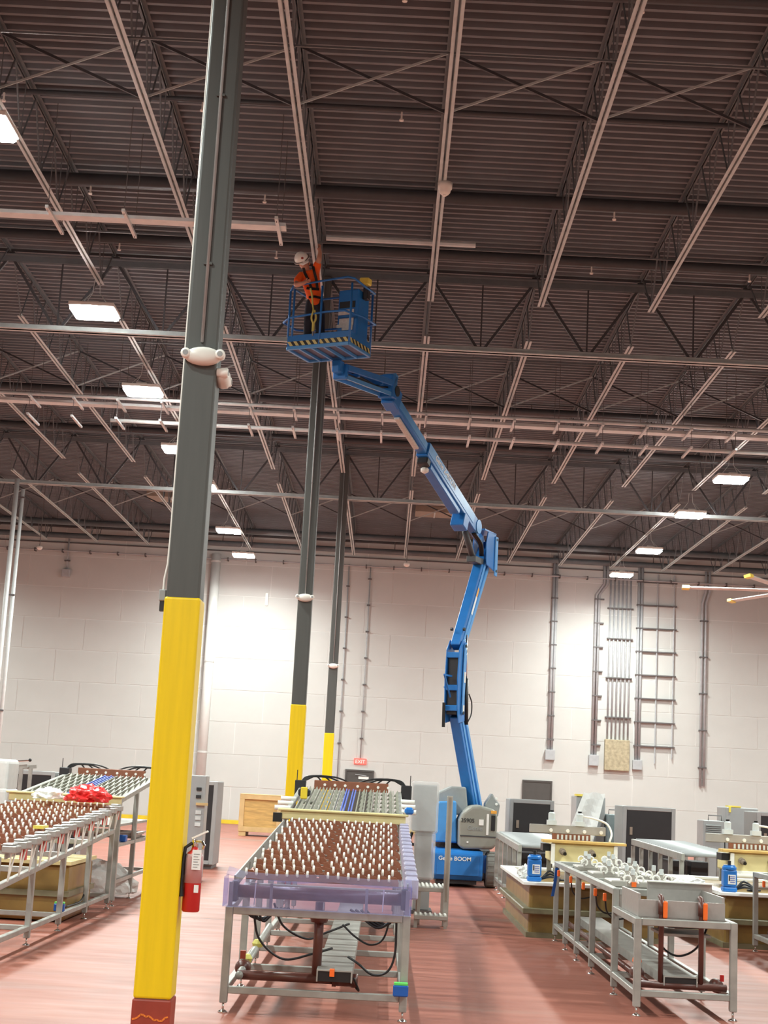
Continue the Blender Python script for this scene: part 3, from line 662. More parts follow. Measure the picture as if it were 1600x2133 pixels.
        hose('cable', [(xr - .05, y0 + .6, .70), (xr - .10, y0 + .6, .52), (xr - .2, y0 + .6, .47), (xr - .32, y0 + .65, .52), (xr - .42, y0 + .7, .6)], .008, 'cable', r)
        for k in range(4): hose('cable', [(xr - .02, y0 + .3, .71), (xr - .08 - .02 * k, y0 + .3, .655 - .01 * k), (xr - .18 - .03 * k, y0 + .34, .69), (xr - .24 - .04 * k, y0 + .4, .74)], .010, 'cable', r, 6)
        hose('cable', [(-.12 + dx, y0 + .18, .20), (-.10 + dx, y0 + .15, .19), (-.14 + dx, y0 + .1, .28)], .008, 'cable', r)
    else:
        for i in range(14):
            y = y0 + .22 + .40 * i; z = zb(y)
            mo = MB().box(x1 - .05, x1 + .08, y, y + .20, z - .05, z + .015).box(x1 - .05, x1 + .05, y + .01, y + .19, z + .015, z + .035).build('drive_motor', 'stainless', r, .008)
            MB().bar((x1 + .03, y + .05, z - .05), (x1 + .01, y + .08, zt(y) + .0), .012).bar((x1 + .03, y + .19, z - .05), (x1 + .01, y + .08, zt(y) + .0), .012).build('brace_rods', 'white_bright', mo)
            if i % 2: MB().box(x1 - .03, x1 + .02, y + .22, y + .30, z - .16, z - .05).build('red_clip', 'red', mo)
        MB().box(x1 - .14, x1 - .04, y0 + 1.75, y0 + 2.0, zb(y0 + 1.8) + .03, zb(y0 + 1.8) + .06).build('yellow_block', 'sticker_yellow', r)
    return r
conveyor(0, 0, 'long conveyor of brown rows and white wheels in the middle, film-wrapped at its front', True)
conveyor(-3.54, 2.0, 'left conveyor of brown rows and white wheels with a line of drive motors', False)
# junction boxes
def jbox(x, y, z, label):
    r = thing('junction_box', label, 'junction box', (x, y, z), 'blue boxes with green lids')
    MB().box(x - .055, x + .055, y - .045, y + .03, z, z + .08).build('body', 'box_blue', r, .008); MB().box(x - .05, x + .05, y - .04, y + .028, z + .08, z + .095).build('lid', 'green', r)
jbox(.205, 11.205, .19, 'blue box with green lid at the front right foot of the middle conveyor')
jbox(-3.34, 16.2, .19, 'blue box with green lid on the lower rail of the left conveyor')
# tool on comb
r = thing('measuring_tool', 'small yellow and black tool lying on the comb section of the middle conveyor', 'tool', (-.93, 18.1, 1.49))
MB().box(-1.0, -.86, 18.0, 18.25, 1.49, 1.58).build('body', 'black', r, .02); MB().box(-.97, -.89, 17.985, 18.02, 1.46, 1.6).build('yellow_grip', 'tape_yellow', r, .01)
# plain block for the blue cap at right end of the middle beam
MB().box(.26, .36, 16.9, 17.2, 1.365, 1.44).thing('blue_cap', 'pump_blue', 'small blue plastic cap at the right end of the middle cream beam', 'cup', bevel=.02)
# red and white bags on the left conveyor
def bag(name, c, rx, ry, rz, mat, label, cat, seed, crump=.35):
    rnd = random.Random(seed); bm = bmesh.new(); bmesh.ops.create_icosphere(bm, subdivisions=4, radius=1)
    from mathutils import noise
    for v in bm.verts:
        n = noise.noise(v.co * 2.3 + Vector((seed, 0, 0))) + .5 * noise.noise(v.co * 5.1 + Vector((0, seed, 0))); k = 1 + crump * n
        v.co = Vector((v.co.x * rx * k, v.co.y * ry * k, max(-.35, v.co.z) * rz * k + .35 * rz))
    me = bpy.data.meshes.new(name); bm.to_mesh(me); bm.free(); me.materials.append(MATS[mat])
    o = bpy.data.objects.new(name, me); COL.objects.link(o); o.location = c; return tag(o, label, cat)
bag('plastic_bag', (-3.55, 18.3, 1.29), .24, .30, .14, 'red_bag', 'crumpled shiny red plastic bag lying on the left conveyor', 'bag', 3)
bag('white_cloth', (-4.06, 18.45, 1.30), .18, .2, .09, 'white', 'white cloth heap beside the red bag on the left conveyor', 'cloth', 5)
# ---- things under and beside the left conveyor
r = thing('amber_tank', 'amber plastic tank standing under the left conveyor', 'tank', (-4.0, 17.6, 0), 'amber tanks')
MB().box(-4.6, -3.42, 16.9, 18.3, .02, .62).build('body', 'amber', r, .03); MB().box(-4.64, -3.39, 16.86, 18.34, .28, .34).build('flange', 'amber_dark', r); MB().box(-4.64, -3.39, 16.86, 18.34, .62, .66).build('rim', 'cream', r)
hose('tube', [(-3.36, 17.6, .62), (-3.34, 17.55, .4), (-3.33, 17.3, .22), (-3.36, 16.6, .2)], .010, 'cable', r)
r = thing('steel_sheets', 'stack of grey sheets on the shelf behind the left conveyor', 'sheets', (-3.75, 21.0, .775))
for k in range(4): MB().obox((-3.75 + .03 * k, 20.9 - .04 * k, .79 + .022 * k), (.4, .03 * k, 0), (0, .35, 0), (0, 0, .009)).build('sheet', ('frame_steel', 'grey_paint', 'paper', 'stainless')[k], r)
bag('sack', (-3.72, 20.6, .06), .45, .3, .3, 'film_white', 'white plastic sack lying on the floor behind the left conveyor', 'sack', 9, .2)
MB().box(-3.45, -3.27, 19.6, 19.75, .775, .86).thing('blue_carton', 'box_blue', 'small blue carton on the frame behind the left conveyor', 'carton', bevel=.01)
# wrapped upright and cabinets far left
r = thing('shrouded_unit', 'upright unit shrouded in white plastic at the left edge', 'wrapped unit', (-5.45, 21.5, 0), 'plastic-wrapped units')
MB().box(-5.75, -5.4, 21.3, 21.8, 0, 1.45).build('body', 'cab_light', r, .02); MB().box(-5.80, -5.27, 21.24, 21.9, 1.30, 1.75).box(-5.78, -5.25, 21.22, 21.9, .95, 1.35).build('film_cover', 'film_white', r, .06, seg=3)
# ================================================================== CABINETS
def cabinet(x0, x1, y0, y1, h, label, door='black_panel', body='cab_grey', handle=True):
    r = thing('control_cabinet', label, 'cabinet', ((x0 + x1) / 2, (y0 + y1) / 2, 0), 'control cabinets')
    MB().box(x0, x1, y0, y1, .06, h).build('body', body, r, .012); MB().box(x0 + .03, x1 - .03, y0 + .04, y1 - .04, 0, .06).build('plinth', 'strap', r)
    f = MB(); fy = y0 - .022; w = .07
    f.box(x0, x0 + w, fy, y0, .08, h).box(x1 - w, x1, fy, y0, .08, h).box(x0 + w, x1 - w, fy, y0, h - w, h).box(x0 + w, x1 - w, fy, y0, .08, .08 + w); f.build('door_frame', 'cab_light', r, .006)
    d = MB().box(x0 + w, x1 - w, y0 - .012, y0, .08 + w, h - w).build('door', door, r)
    if handle: MB().box(x0 + w + .06, x0 + w + .11, y0 - .03, y0 - .012, h * .66, h * .66 + .14).build('handle', 'vent', d)
    return r
cabinet(2.36, 3.18, 28, 28.9, 1.53, 'grey cabinet with a black glass door right of the lift, below a wall door')
cabinet(4.45, 5.42, 28, 29, 1.51, 'grey cabinet with a black glass door right of the teal cabinet')
cabinet(6.92, 7.85, 28, 29, 1.53, 'grey cabinet with a black door cut by the right edge')
cabinet(-3.95, -3.0, 27.6, 28.6, 1.56, 'grey cabinet with black door just right of the nearest column')
cabinet(-6.9, -5.98, 27.6, 28.5, 1.58, 'grey cabinet with a black door at far left, behind the wrapped unit')
cabinet(-5.93, -5.4, 27.6, 28.5, 1.54, 'narrow grey cabinet with black door at far left, beside a wider one')
r = thing('switch_panel', 'tall light grey switch panel between the nearest column and a black-door cabinet', 'switch panel', (-3.05, 24.5, 0))
MB().box(-3.3, -2.83, 24.3, 24.7, .05, 1.66).build('body', 'cab_light', r, .01); MB().box(-3.25, -2.88, 24.33, 24.67, 0, .05).build('plinth', 'strap', r)
for z in (1.42, 1.3): MB().box(-2.98, -2.90, 24.28, 24.3, z, z + .05).build('meter', 'black_panel', r)
MB().box(-2.97, -2.78, 24.25, 24.3, 1.19, 1.23).build('bracket', 'wood_frame', r)
for z in (.86, .96, 1.05): MB().box(-2.97, -2.88, 24.285, 24.3, z, z + .06).build('label_plate', 'conduit_light', r)
# tall grey units with drapes
r = thing('grey_unit', 'tall grey unit half covered by a hanging clear plastic sheet', 'cabinet', (4.1, 30.2, 0), 'tall grey units')
MB().box(3.84, 4.42, 30, 30.8, 0, 1.64).build('body', 'cab_light', r, .015)
f = MB(); n = 8
for i in range(n + 1):
    t = i / n
    for j in range(6):
        s = j / 5; x = 3.98 + .42 * s - .38 * t * (1 - .35 * s); z = 1.72 - .02 * math.sin(s * 9) - t * 1.0
        f.v.append(Vector((x, 29.93 - .10 * math.sin(s * 7 + t * 2) * t - .08 * t, z)))
for i in range(n):
    for j in range(5): a = i * 6 + j; f.f.append((a, a + 1, a + 7, a + 6))
o = f.build('plastic_sheet', 'film_white', r); md = o.modifiers.new('thick', 'SOLIDIFY'); md.thickness = .004
MB().box(3.84, 3.98, 29.97, 30.3, 1.64, 1.68).build('yellow_tape', 'sticker_yellow', r)
r = thing('grey_unit', 'tall plain grey unit with yellow tape on top near the right edge', 'cabinet', (7.1, 30.2, 0), 'tall grey units')
MB().box(6.80, 7.44, 30, 30.8, 0, 1.58).build('body', 'cab_light', r, .015); MB().box(6.86, 7.1, 30.0, 30.3, 1.58, 1.61).build('yellow_tape', 'sticker_yellow', r)
MB().box(6.86, 6.9, 29.985, 30.0, 1.48, 1.58).build('tape_end', 'sticker_yellow', r)
r = thing('louvre_cabinet', 'low grey cabinet with a louvred front left of the plain grey unit', 'cabinet', (6.5, 30.1, 0))
MB().box(6.36, 6.78, 30, 30.6, 0, 1.30).build('body', 'cab_light', r, .01)
for k in range(9): MB().obox((6.56, 29.99, .92 + .036 * k), (.15, 0, 0), (0, .012, .008), (0, 0, .008)).build('louvre', 'cab_grey', r)
MB().path([(6.5, 30.2, 1.3), (6.5, 30.2, 1.40), (6.76, 30.2, 1.40), (6.76, 30.2, 1.3)], .012, 6).build('top_handle', 'strap', r)
r = thing('teal_cabinet', 'grey-teal double-door cabinet between the draped unit and a black-door cabinet', 'cabinet', (4.6, 30.3, 0))
MB().box(4.43, 4.80, 29.6, 30.4, 0, 1.32).build('body', 'cab_teal', r, .01)
for a, b in ((4.44, 4.61), (4.62, 4.79)): MB().box(a, b, 29.585, 29.6, .08, 1.27).build('door', 'cab_teal', r)
MB().path([(4.46, 29.8, 1.32), (4.46, 29.8, 1.41), (4.76, 29.8, 1.41), (4.76, 29.8, 1.32)], .012, 6).build('top_rail', 'strap', r)
# wooden crate
r = thing('wooden_crate', 'plywood crate with a pine frame on skids near the back wall', 'crate', (-3.45, 44, 0))
x0, x1, y0, y1 = -4.07, -2.85, 43.5, 44.5
MB().box(x0 + .03, x1 - .03, y0 + .03, y1, .14, 1.14).build('body', 'wood', r)
for a, b, c, d in ((x0, x1, 1.03, 1.15), (x0, x1, .12, .26), (x0, x0 + .14, .26, 1.03), (x1 - .14, x1, .26, 1.03)): MB().box(a, b, y0 - .02, y0 + .03, c, d).build('frame_board', 'wood_frame', r, .005)
MB().box(x0, x1, y0 - .02, y1, 1.15, 1.18).build('lid', 'wood_frame', r)
for a in (x0 + .02, x1 - .22): MB().box(a, a + .2, y0, y1, 0, .12).build('skid', 'wood_frame', r)
# plastic-wrapped stand beside the lift
r = thing('wrapped_stand', 'grey stand wrapped in clear plastic between the middle conveyor and the lift', 'wrapped unit', (.6, 21, 0), 'plastic-wrapped units')
MB().box(.42, .74, 20.5, 21.1, 1.08, 1.70).build('upper_box', 'cab_light', r, .015); MB().box(.48, .70, 20.55, 21.0, .05, 1.08).build('pedestal', 'cab_grey', r, .01)
MB().box(.42, .74, 20.5, 21.05, 0, .05).build('foot_plate', 'strap', r)
MB().box(.39, .77, 20.46, 21.15, 1.06, 1.745).build('film_cover', 'film_clear', r, .03, seg=2); MB().box(.46, .75, 20.49, 21.05, .45, 1.07).build('film_skirt', 'film_clear', r, .03, seg=2)
MB().path([(.43, 20.6, 1.06), (.40, 20.55, .96), (.43, 20.6, .9), (.47, 20.62, .9)], .022, 8).build('bracket', 'black', r)
# step stand with post
r = thing('step_stand', 'aluminium step stand with two treads and a tall post before the lift', 'step stand', (.7, 19.2, 0))
MB().box(.815, .885, 18.9, 18.97, 0, 1.58).build('post', 'aluminium', r, .006); MB().box(.838, .862, 18.893, 18.9, .3, 1.56).build('post_slot', 'vent', r)
for z, y0, y1, x0 in ((.46, 18.98, 19.75, .50), (.16, 18.55, 18.9, .46)):
    tr = MB().box(x0, .86, y0, y1, z - .06, z - .01).build('tread', 'aluminium', r, .005)
    for k in range(7):
        x = x0 + .02 + (.82 - x0) * k / 6; MB().box(x - .012, x + .012, y0 + .03, y1 - .03, z - .01, z + .004).build('tread_rib', 'white_bright', tr)
for x, y in ((.52, 19.7), (.84, 19.7), (.52, 19.02)): MB().box(x - .02, x + .02, y - .02, y + .02, 0, .41).build('leg', 'aluminium', r)
for x, y in ((.48, 18.6), (.84, 18.6)): MB().box(x - .02, x + .02, y - .02, y + .02, 0, .11).build('leg', 'aluminium', r)
# ================================================================== RIGHT-HAND LINES (tables, tanks, machines)
def valve_cluster(parent, x, y, z, red=False):
    b = MB().box(x - .06, x + .06, y - .03, y + .03, z, z + .05).box(x - .02, x + .02, y + .01, y + .05, z, z + .12).build('valve_block', 'aluminium', parent, .006)
    for s in (-1, 1):
        pts = [(x + s * (.055 + .032 * math.cos(a)), y - .035, z + .062 + .034 * math.sin(a)) for a in [math.radians(-30 + 40 * k) for k in range(8)]]
        MB().path(pts, .010, 6).build('clip_ring', 'white_bright', b)
    MB().tube((x, y + .02, z + .1), (x, y + .02, z + .15), .02, 8).build('knob', 'conduit_light', b)
    if red: MB().box(x - .02, x + .02, y - .06, y - .03, z, z + .04).build('red_clip', 'orange', b)
def right_line(dx, first, names):
    g = first
    x0, x1 = 2.055 + dx, 2.87 + dx
    r = thing('process_table', names['table'], 'work table', ((x0 + x1) / 2, 12.2, 0), 'process tables')
    ys = [12.22, 13.39, 14.8, 15.9, 16.87, 17.85]; h = .028
    for i, y in enumerate(ys):
        zt = .75 if i == 0 else .9
        for x in (x0 + h, x1 - h):
            lg = MB().box(x - h, x + h, y - h, y + h, .07, zt).build('leg', 'frame_steel', r, .006); foot(lg, x, y)
        MB().box(x0 + .056, x1 - .056, y - .024, y + .024, .15, .2).build('cross_rail', 'frame_steel', r, .005)
        MB().box(x0 + .056, x1 - .056, y - h, y + h, zt - .056, zt).build('cross_rail', 'frame_steel', r, .005)
    for x in (x0 + h, x1 - h):
        MB().bar((x, ys[0], .175), (x, ys[-1], .175), .05).build('lower_rail', 'frame_steel', r, .005)
        MB().bar((x, ys[1], .872), (x, ys[-1], .872), .056).build('upper_rail', 'frame_steel', r, .005)
        MB().bar((x, ys[0], .722), (x, ys[1] - h, .722), .056).build('front_rail', 'frame_steel', r, .005)
    MB().box(x0 + .06, x1 - .06, ys[1] + .03, ys[-1], .85, .86).build('table_plate', 'frame_steel', r)
    for k in range(3): MB().box(x0 + .1, x1 - .1, 14.2 + 1.2 * k, 14.6 + 1.2 * k, .86, .92).build('trough', 'aluminium', r, .01)
    if g or True:
        for k in range(6):
            y = 13.65 + .72 * k
            for j, x in enumerate((x0 + .22, x0 + .52)): valve_cluster(r, x + (.06 if k % 2 else 0), y + .25 * j, .905, k == 0 and j == 0)
    # stainless box at the front
    bx = MB().box(x0 + .05, x1 - .07, 12.34, 12.36, .75, .885).box(x0 + .05, x0 + .07, 12.36, 13.2, .75, .93).box(x1 - .09, x1 - .07, 12.36, 13.2, .75, .93).box(x0 + .26, x1 + .0, 13.15, 13.17, .75, .985).box(x0 + .05, x1 - .07, 12.34, 13.2, .745, .752).build('steel_box', 'stainless', r)
    MB().box(x0 + .26, x1, 13.10, 13.17, .985, .995).build('lip', 'white_bright', bx)
    MB().box(x0 + .3, x0 + .62, 12.5, 12.9, .66, .745).build('drive_unit', 'steel_black', r, .03)
    MB().box(x0 + .26, x0 + .66, 12.45, 12.95, .60, .62).build('drive_plate', 'frame_steel', r)
    for x in (x0 + .23, x0 + .55):
        p = MB().path([(x, 12.31, .24), (x, 12.31, .88), (x, 12.32, .905), (x, 12.38, .915)], .021, 10).build('riser_pipe', 'brown_pipe', r, smooth=True)
        MB().lathe((x, 12.31, .78), [(0, .028), (.11, .028)], 10).build('valve_body', 'brown_pipe', p, smooth=True)
        MB().box(x + .006, x + .042, 12.265, 12.285, .75, .885).build('orange_handle', 'orange', p, .012, seg=2)
    MB().tube((x0 + .07, 12.31, .235), (x1 - .06, 12.31, .235), .028, 12).build('bottom_pipe', 'brown_pipe', r, smooth=True)
    vv = MB().lathe((x1 - .12, 12.34, .24), [(0, .045), (.03, .055), (.1, .055), (.13, .04)], 12, (0, 1, 0)).build('valve', 'brown_pipe', r, smooth=True); MB().box(x1 - .1, x1 - .07, 12.35, 12.37, .28, .33).build('valve_handle', 'red', vv)
    MB().tube((x0 + .13, 12.4, .24), (x0 + .13, 17.6, .24), .028, 10).build('side_pipe', 'brown_pipe', r, smooth=True)
    vv = MB().lathe((x0 + .13, 12.75, .26), [(0, .045), (.04, .058), (.12, .058), (.16, .045)], 12, (0, 1, 0)).build('valve', 'brown_pipe', r, smooth=True)
    MB().lathe((x0 + .13, 12.83, .32), [(0, .02), (.03, .04), (.06, .035)], 10).build('red_knob', 'orange', vv)
    tr = MB().box(x0 + .25, x0 + .52, 12.28, 17.6, .30, .31).box(x0 + .25, x0 + .26, 12.28, 17.6, .235, .30).box(x0 + .51, x0 + .52, 12.28, 17.6, .235, .30).build('cable_duct', 'frame_steel', r); MB().box(x0 + .26, x0 + .51, 12.29, 12.33, .238, .298).build('duct_end', 'black', tr)
    hose('cable', [(x0 + .3, 12.8, .7), (x0 + .32, 12.8, .5), (x0 + .45, 12.75, .42), (x0 + .6, 12.7, .5), (x0 + .68, 12.6, .72)], .009, 'cable', r)
    for i, y in enumerate((13.75, 14.35, 15.2, 16.2, 17.3)):
        MB().box(x0 - .03, x0 + .0, y - .02, y + .02, .76, .83).build('clamp', 'orange', r, .006)
        if i in (0, 1, 3): hose('cable', [(x0 - .01, y, .77), (x0 + .02, y + .05, .66), (x0 + .12, y + .1, .60), (x0 + .3, y + .15, .64)], .008, 'cable', r, 6)
    MB().tube((x0 + .09, 17.3, .25), (x0 + .09, 17.3, .84), .02, 8).build('riser_pipe', 'brown_pipe', r)
    if first:
        f = MB(); P = [(x0 - .02, 17.6, .84), (x0 - .035, 17.58, .7), (x0 - .06, 17.6, .52)]
        for p in P: f.v += [Vector(p), Vector(p) + Vector((.035, .01, 0))]
        f.f = [(0, 1, 3, 2), (2, 3, 5, 4)]; o = f.build('blue_ribbon', 'box_blue', r); md = o.modifiers.new('t', 'SOLIDIFY'); md.thickness = .004
    # tank
    t = thing('amber_tank', names['tank'], 'tank', (2.5 + dx, 19.8, 0), 'amber tanks')
    ta, tb = 1.80 + dx, 3.35 + dx
    MB().box(ta, tb, 18.15, 21.5, .02, .60).build('body', 'amber', t, .04, seg=2); MB().box(ta - .08, tb + .08, 18.07, 21.58, .27, .34).build('flange', 'amber_dark', t, .01)
    MB().box(ta - .03, tb + .03, 18.12, 21.53, 0, .06).build('base', 'amber_dark', t)
    rim = MB(); rim.box(ta - .08, tb + .08, 18.05, 18.22, .60, .64).box(ta - .08, ta + .08, 18.22, 21.6, .60, .64).box(tb - .08, tb + .08, 18.22, 21.6, .60, .64).box(ta + .08, tb - .08, 21.4, 21.6, .60, .64); rim.build('rim', 'white', t, .006)
    MB().box(ta + .08, tb - .08, 18.22, 21.4, .56, .58).build('liquid_cover', 'steel_black', t)
    # cream machine head
    q = thing('washer_head', names['head'], 'machine', (2.65 + dx, 20.2, .64), 'cream machine heads')
    a, b = 2.24 + dx, 3.06 + dx
    MB().box(a, b, 19.75, 20.6, .80, 1.05).build('body', 'cream', q, .02); MB().box(a - .02, a + .03, 19.72, 19.76, .78, 1.04).box(b - .03, b + .02, 19.72, 19.76, .78, 1.04).box(a + .03, b - .03, 19.72, 19.76, .78, .82).build('front_frame', 'white_bright', q, .006)
    for x, y in ((a + .05, 19.8), (b - .05, 19.8), (a + .05, 20.55), (b - .05, 20.55)): MB().box(x - .03, x + .03, y - .03, y + .03, .64, .80).build('leg', 'frame_steel', q)
    MB().box(a - .13, b + .13, 19.7, 19.95, 1.05, 1.085).build('plank', 'plank', q, .005)
    MB().box(a - .12, a - .02, 19.8, 20.1, .94, 1.03).build('end_cap', 'black', q)
    hb = MB().box(a - .28, b - .1, 20.0, 20.06, 1.16, 1.27).build('header_bar', 'aluminium', q, .006)
    for k in range(4): MB().lathe((a + .0 + .22 * k, 20.0, 1.2), [(0, .026), (.02, .022)], 10, (0, -1, 0)).build('knob', 'white_bright', hb)
    MB().box(a + .02, b - .3, 20.0, 20.05, 1.085, 1.16).build('brown_strip', 'brown_plastic', q)
    for k in range(9): MB().box(a + .08 + .055 * k, a + .105 + .055 * k, 19.985, 20.0, 1.09, 1.15).build('tooth', 'conduit_light', q)
    for x in (a + .01, a + .38):
        pm_ = MB().box(x - .06, x + .06, 19.98, 20.1, 1.27, 1.33).lathe((x, 20.04, 1.33), [(0, .045), (.09, .045), (.11, .02)], 12).build('pump', 'conduit_light', q, smooth=False); MB().tube((x, 20.04, 1.43), (x, 20.04, 1.46), .025, 8).build('cap', 'black', pm_)
    hose('white_hose', [(a + .4, 20.04, 1.4), (a + .55, 20.0, 1.38), (a + .72, 19.95, 1.32), (a + .78, 19.9, 1.2), (a + .75, 19.85, 1.09)], .014, 'white_bright', q)
    for x in (a + .12, a + .5):
        MB().lathe((x, 19.75, .95), [(0, .04), (.05, .04), (.05, .03), (.1, .03)], 12, (.25, -1, -.25)).build('spigot', 'vent', q); MB().lathe((x + .03, 19.66, .92), [(0, .024), (.012, .022)], 10, (.25, -1, -.25)).build('spigot_bore', 'black', q)
    MB().tube((a, 19.7, .76), (b - .02, 19.7, .76), .03, 10).build('drain_bar', 'white_bright', q, smooth=True)
    # roller conveyor behind
    c = thing('roller_conveyor', names['rail'], 'conveyor', (2.5 + dx, 24, 0), 'roller conveyors at the back')
    a, b = 2.0 + dx, 2.9 + dx
    for x in (a, b):
        MB().bar((x, 21.7, .88), (x, 26.05, .926), .05, .1).build('side_rail', 'frame_steel', c, .006); MB().bar((x, 21.7, .2), (x, 26.05, .2), .045).build('lower_rail', 'frame_steel', c)
        for i in range(6):
            y = 21.8 + .84 * i; lg = MB().box(x - .03, x + .03, y - .03, y + .03, .07, .86).build('leg', 'frame_steel', c); foot(lg, x, y)
    for i in range(22):
        y = 21.8 + .195 * i; MB().tube((a + .03, y, .915 + .0106 * (y - 21.7)), (b - .03, y, .915 + .0106 * (y - 21.7)), .03, 8).build('roller', 'cab_light', c, smooth=True)
    for k in range(2): MB().box(a + .15 + .35 * k, a + .42 + .35 * k, 23.6, 24.2, .3, .75).build('drive_box', 'black_panel', c, .01)
    # blue pump
    p = thing('drum_pump', names['pump'], 'pump', (1.85 + dx, 18.2, .64), 'blue pumps on the tank rims')
    xx = 1.855 + dx
    MB().box(xx - .085, xx + .085, 18.13, 18.29, .64, .70).box(xx - .08, xx + .08, 18.13, 18.28, .70, .90).build('body', 'pump_blue', p, .02, seg=2); MB().lathe((xx, 18.2, .90), [(0, .085), (.025, .085), (.04, .07), (.05, .07)], 16).build('lid', 'pump_blue', p, smooth=False)
    MB().tube((xx, 18.2, .95), (xx, 18.2, 1.0), .02, 8).build('cap', 'black', p); lab = MB().box(xx - .03, xx + .06, 18.125, 18.13, .73, .84).build('label', 'white', p)
    for k in range(4): MB().box(xx - .005, xx + .05, 18.122, 18.125, .75 + .022 * k, .757 + .022 * k).build('print_line', 'blue_strip', lab)
    MB().box(xx - .022, xx - .008, 18.122, 18.125, .77, .83).build('print_mark', 'ink', lab)
    for k in range(3): hose('cable', [(xx + .09, 18.25, .67), (xx + .2, 18.2 + .05 * k, .70 + .03 * k), (xx + .32, 18.25, .67), (xx + .25, 18.32, .66), (xx + .42, 18.4 + .03 * k, .66)], .013, 'cable', p, 6)
right_line(0, True, dict(table='steel process table with valve clusters and a stainless box in the right foreground', tank='amber tank with white rim behind the right foreground table', head='cream machine head with spigots above the nearer amber tank', rail='roller conveyor on many legs just right of the lift', pump='blue pump on the left corner of the tank near the lift'))
right_line(2.32, False, dict(table='second steel process table, mostly cut off by the right edge', tank='amber tank with white rim at the right edge, behind the stainless box', head='cream machine head with spigots at the right edge', rail='roller conveyor on legs before the middle black-door cabinet, right side', pump='blue pump on the tank near the right edge'))
bag('white_cloth', (3.78, 18.6, .64), .2, .14, .1, 'white', 'white plastic heap on the rim of the tank near the right edge', 'cloth', 12)
bag('white_cloth', (1.80, 18.75, .66), .09, .16, .1, 'film_white', 'crumpled clear film behind the blue pump near the lift', 'film', 15)
r = thing('tilted_rack', 'tilted grey frame with a rod at far left, before a black-door cabinet', 'rack', (-6.5, 26.6, 0))
for y in (26.3, 27.0):
    MB().bar((-7.4, y, 1.52), (-6.2, y, 1.66), .05, .06).build('slanted_rail', 'frame_steel', r); MB().box(-6.33, -6.27, y - .03, y + .03, 0, 1.62).build('post', 'frame_steel', r)
MB().tube((-7.4, 26.25, 1.62), (-6.15, 26.25, 1.76), .012, 6).build('rod', 'chrome', r); MB().ell((-6.15, 26.25, 1.765), .03, .03, .03, 10, 6).build('rod_knob', 'black', r)
for k in range(5): MB().bar((-7.3 + .24 * k, 26.3, 1.54 + .028 * k), (-7.3 + .24 * k, 27.0, 1.54 + .028 * k), .03).build('slat', 'frame_steel', r)
# ================================================================== BOOM LIFT
BD = Vector((-.4202, -.9074, 0)); BN = Vector((.9074, -.4202, 0))      # boom plane direction, outward side normal
def PL(s, z, o=0.0): return Vector((1.62, 27.6, 0)) + BD * s + BN * o + Vector((0, 0, z))
lift = thing('boom_lift', 'blue articulated boom lift with its arm raised to the roof joists', 'boom lift', (1.42, 27.7, 0))
def lbar(name, a, b, w, h, mat, parent=lift, bevel=.012):   # beam lying in the boom plane, w sideways, h in plane
    a, b = V(a), V(b); d = (b - a).normalized(); u = BN.cross(d).normalized()
    return MB().obox((a + b) / 2, BN * w / 2, d * (b - a).length / 2, u * h / 2).build(name, mat, parent, bevel)
# chassis
ch = MB().prism([(.93, 26.32, .12), (.93, 26.25, .2), (.93, 26.25, .56), (.93, 26.32, .62), (.93, 29.3, .62), (.93, 29.3, .12)], (.86, 0, 0)).build('chassis', 'lift_blue', lift, .02, seg=2)
MB().box(1.0, 1.72, 26.232, 26.25, .2, .55).build('bumper_plate', 'lift_blue', ch, .008)
text('lettering', 'Genie BOOM', 'white', ch, (1.02, 26.228, .45), (1, 0, 0), (0, 0, 1), .095, sx=1.05)
MB().box(1.79, 1.86, 26.45, 29.1, .25, .55).build('side_rail', 'lift_blue', ch); MB().box(.86, .93, 26.45, 29.1, .25, .55).build('side_rail', 'lift_blue', ch)
MB().box(1.0, 1.7, 26.4, 29.2, .05, .12).build('belly_plate', 'steel_black', ch)
for x in (.76, 1.96):
    for y in (26.62, 28.7):
        wv = MB().lathe((x - .105, y, .305), [(0, .19), (.0, .28), (.03, .305), (.18, .305), (.21, .28), (.21, .19)], 28, (1, 0, 0)).build('wheel', 'rubber', lift, smooth=False)
        MB().lathe((x - .11, y, .305), [(0, .17), (.22, .17)], 18, (1, 0, 0)).build('hub', 'lift_grey', wv)
        for k in range(20):
            a = 2 * math.pi * k / 20; c = Vector((x, y + .305 * math.cos(a), .305 + .305 * math.sin(a)))
            if c.z > .02: MB().obox(c, (.085, 0, 0), (0, -.022 * math.sin(a), .022 * math.cos(a)), (0, .006 * math.cos(a), .006 * math.sin(a))).build('tread_lug', 'rubber', wv)
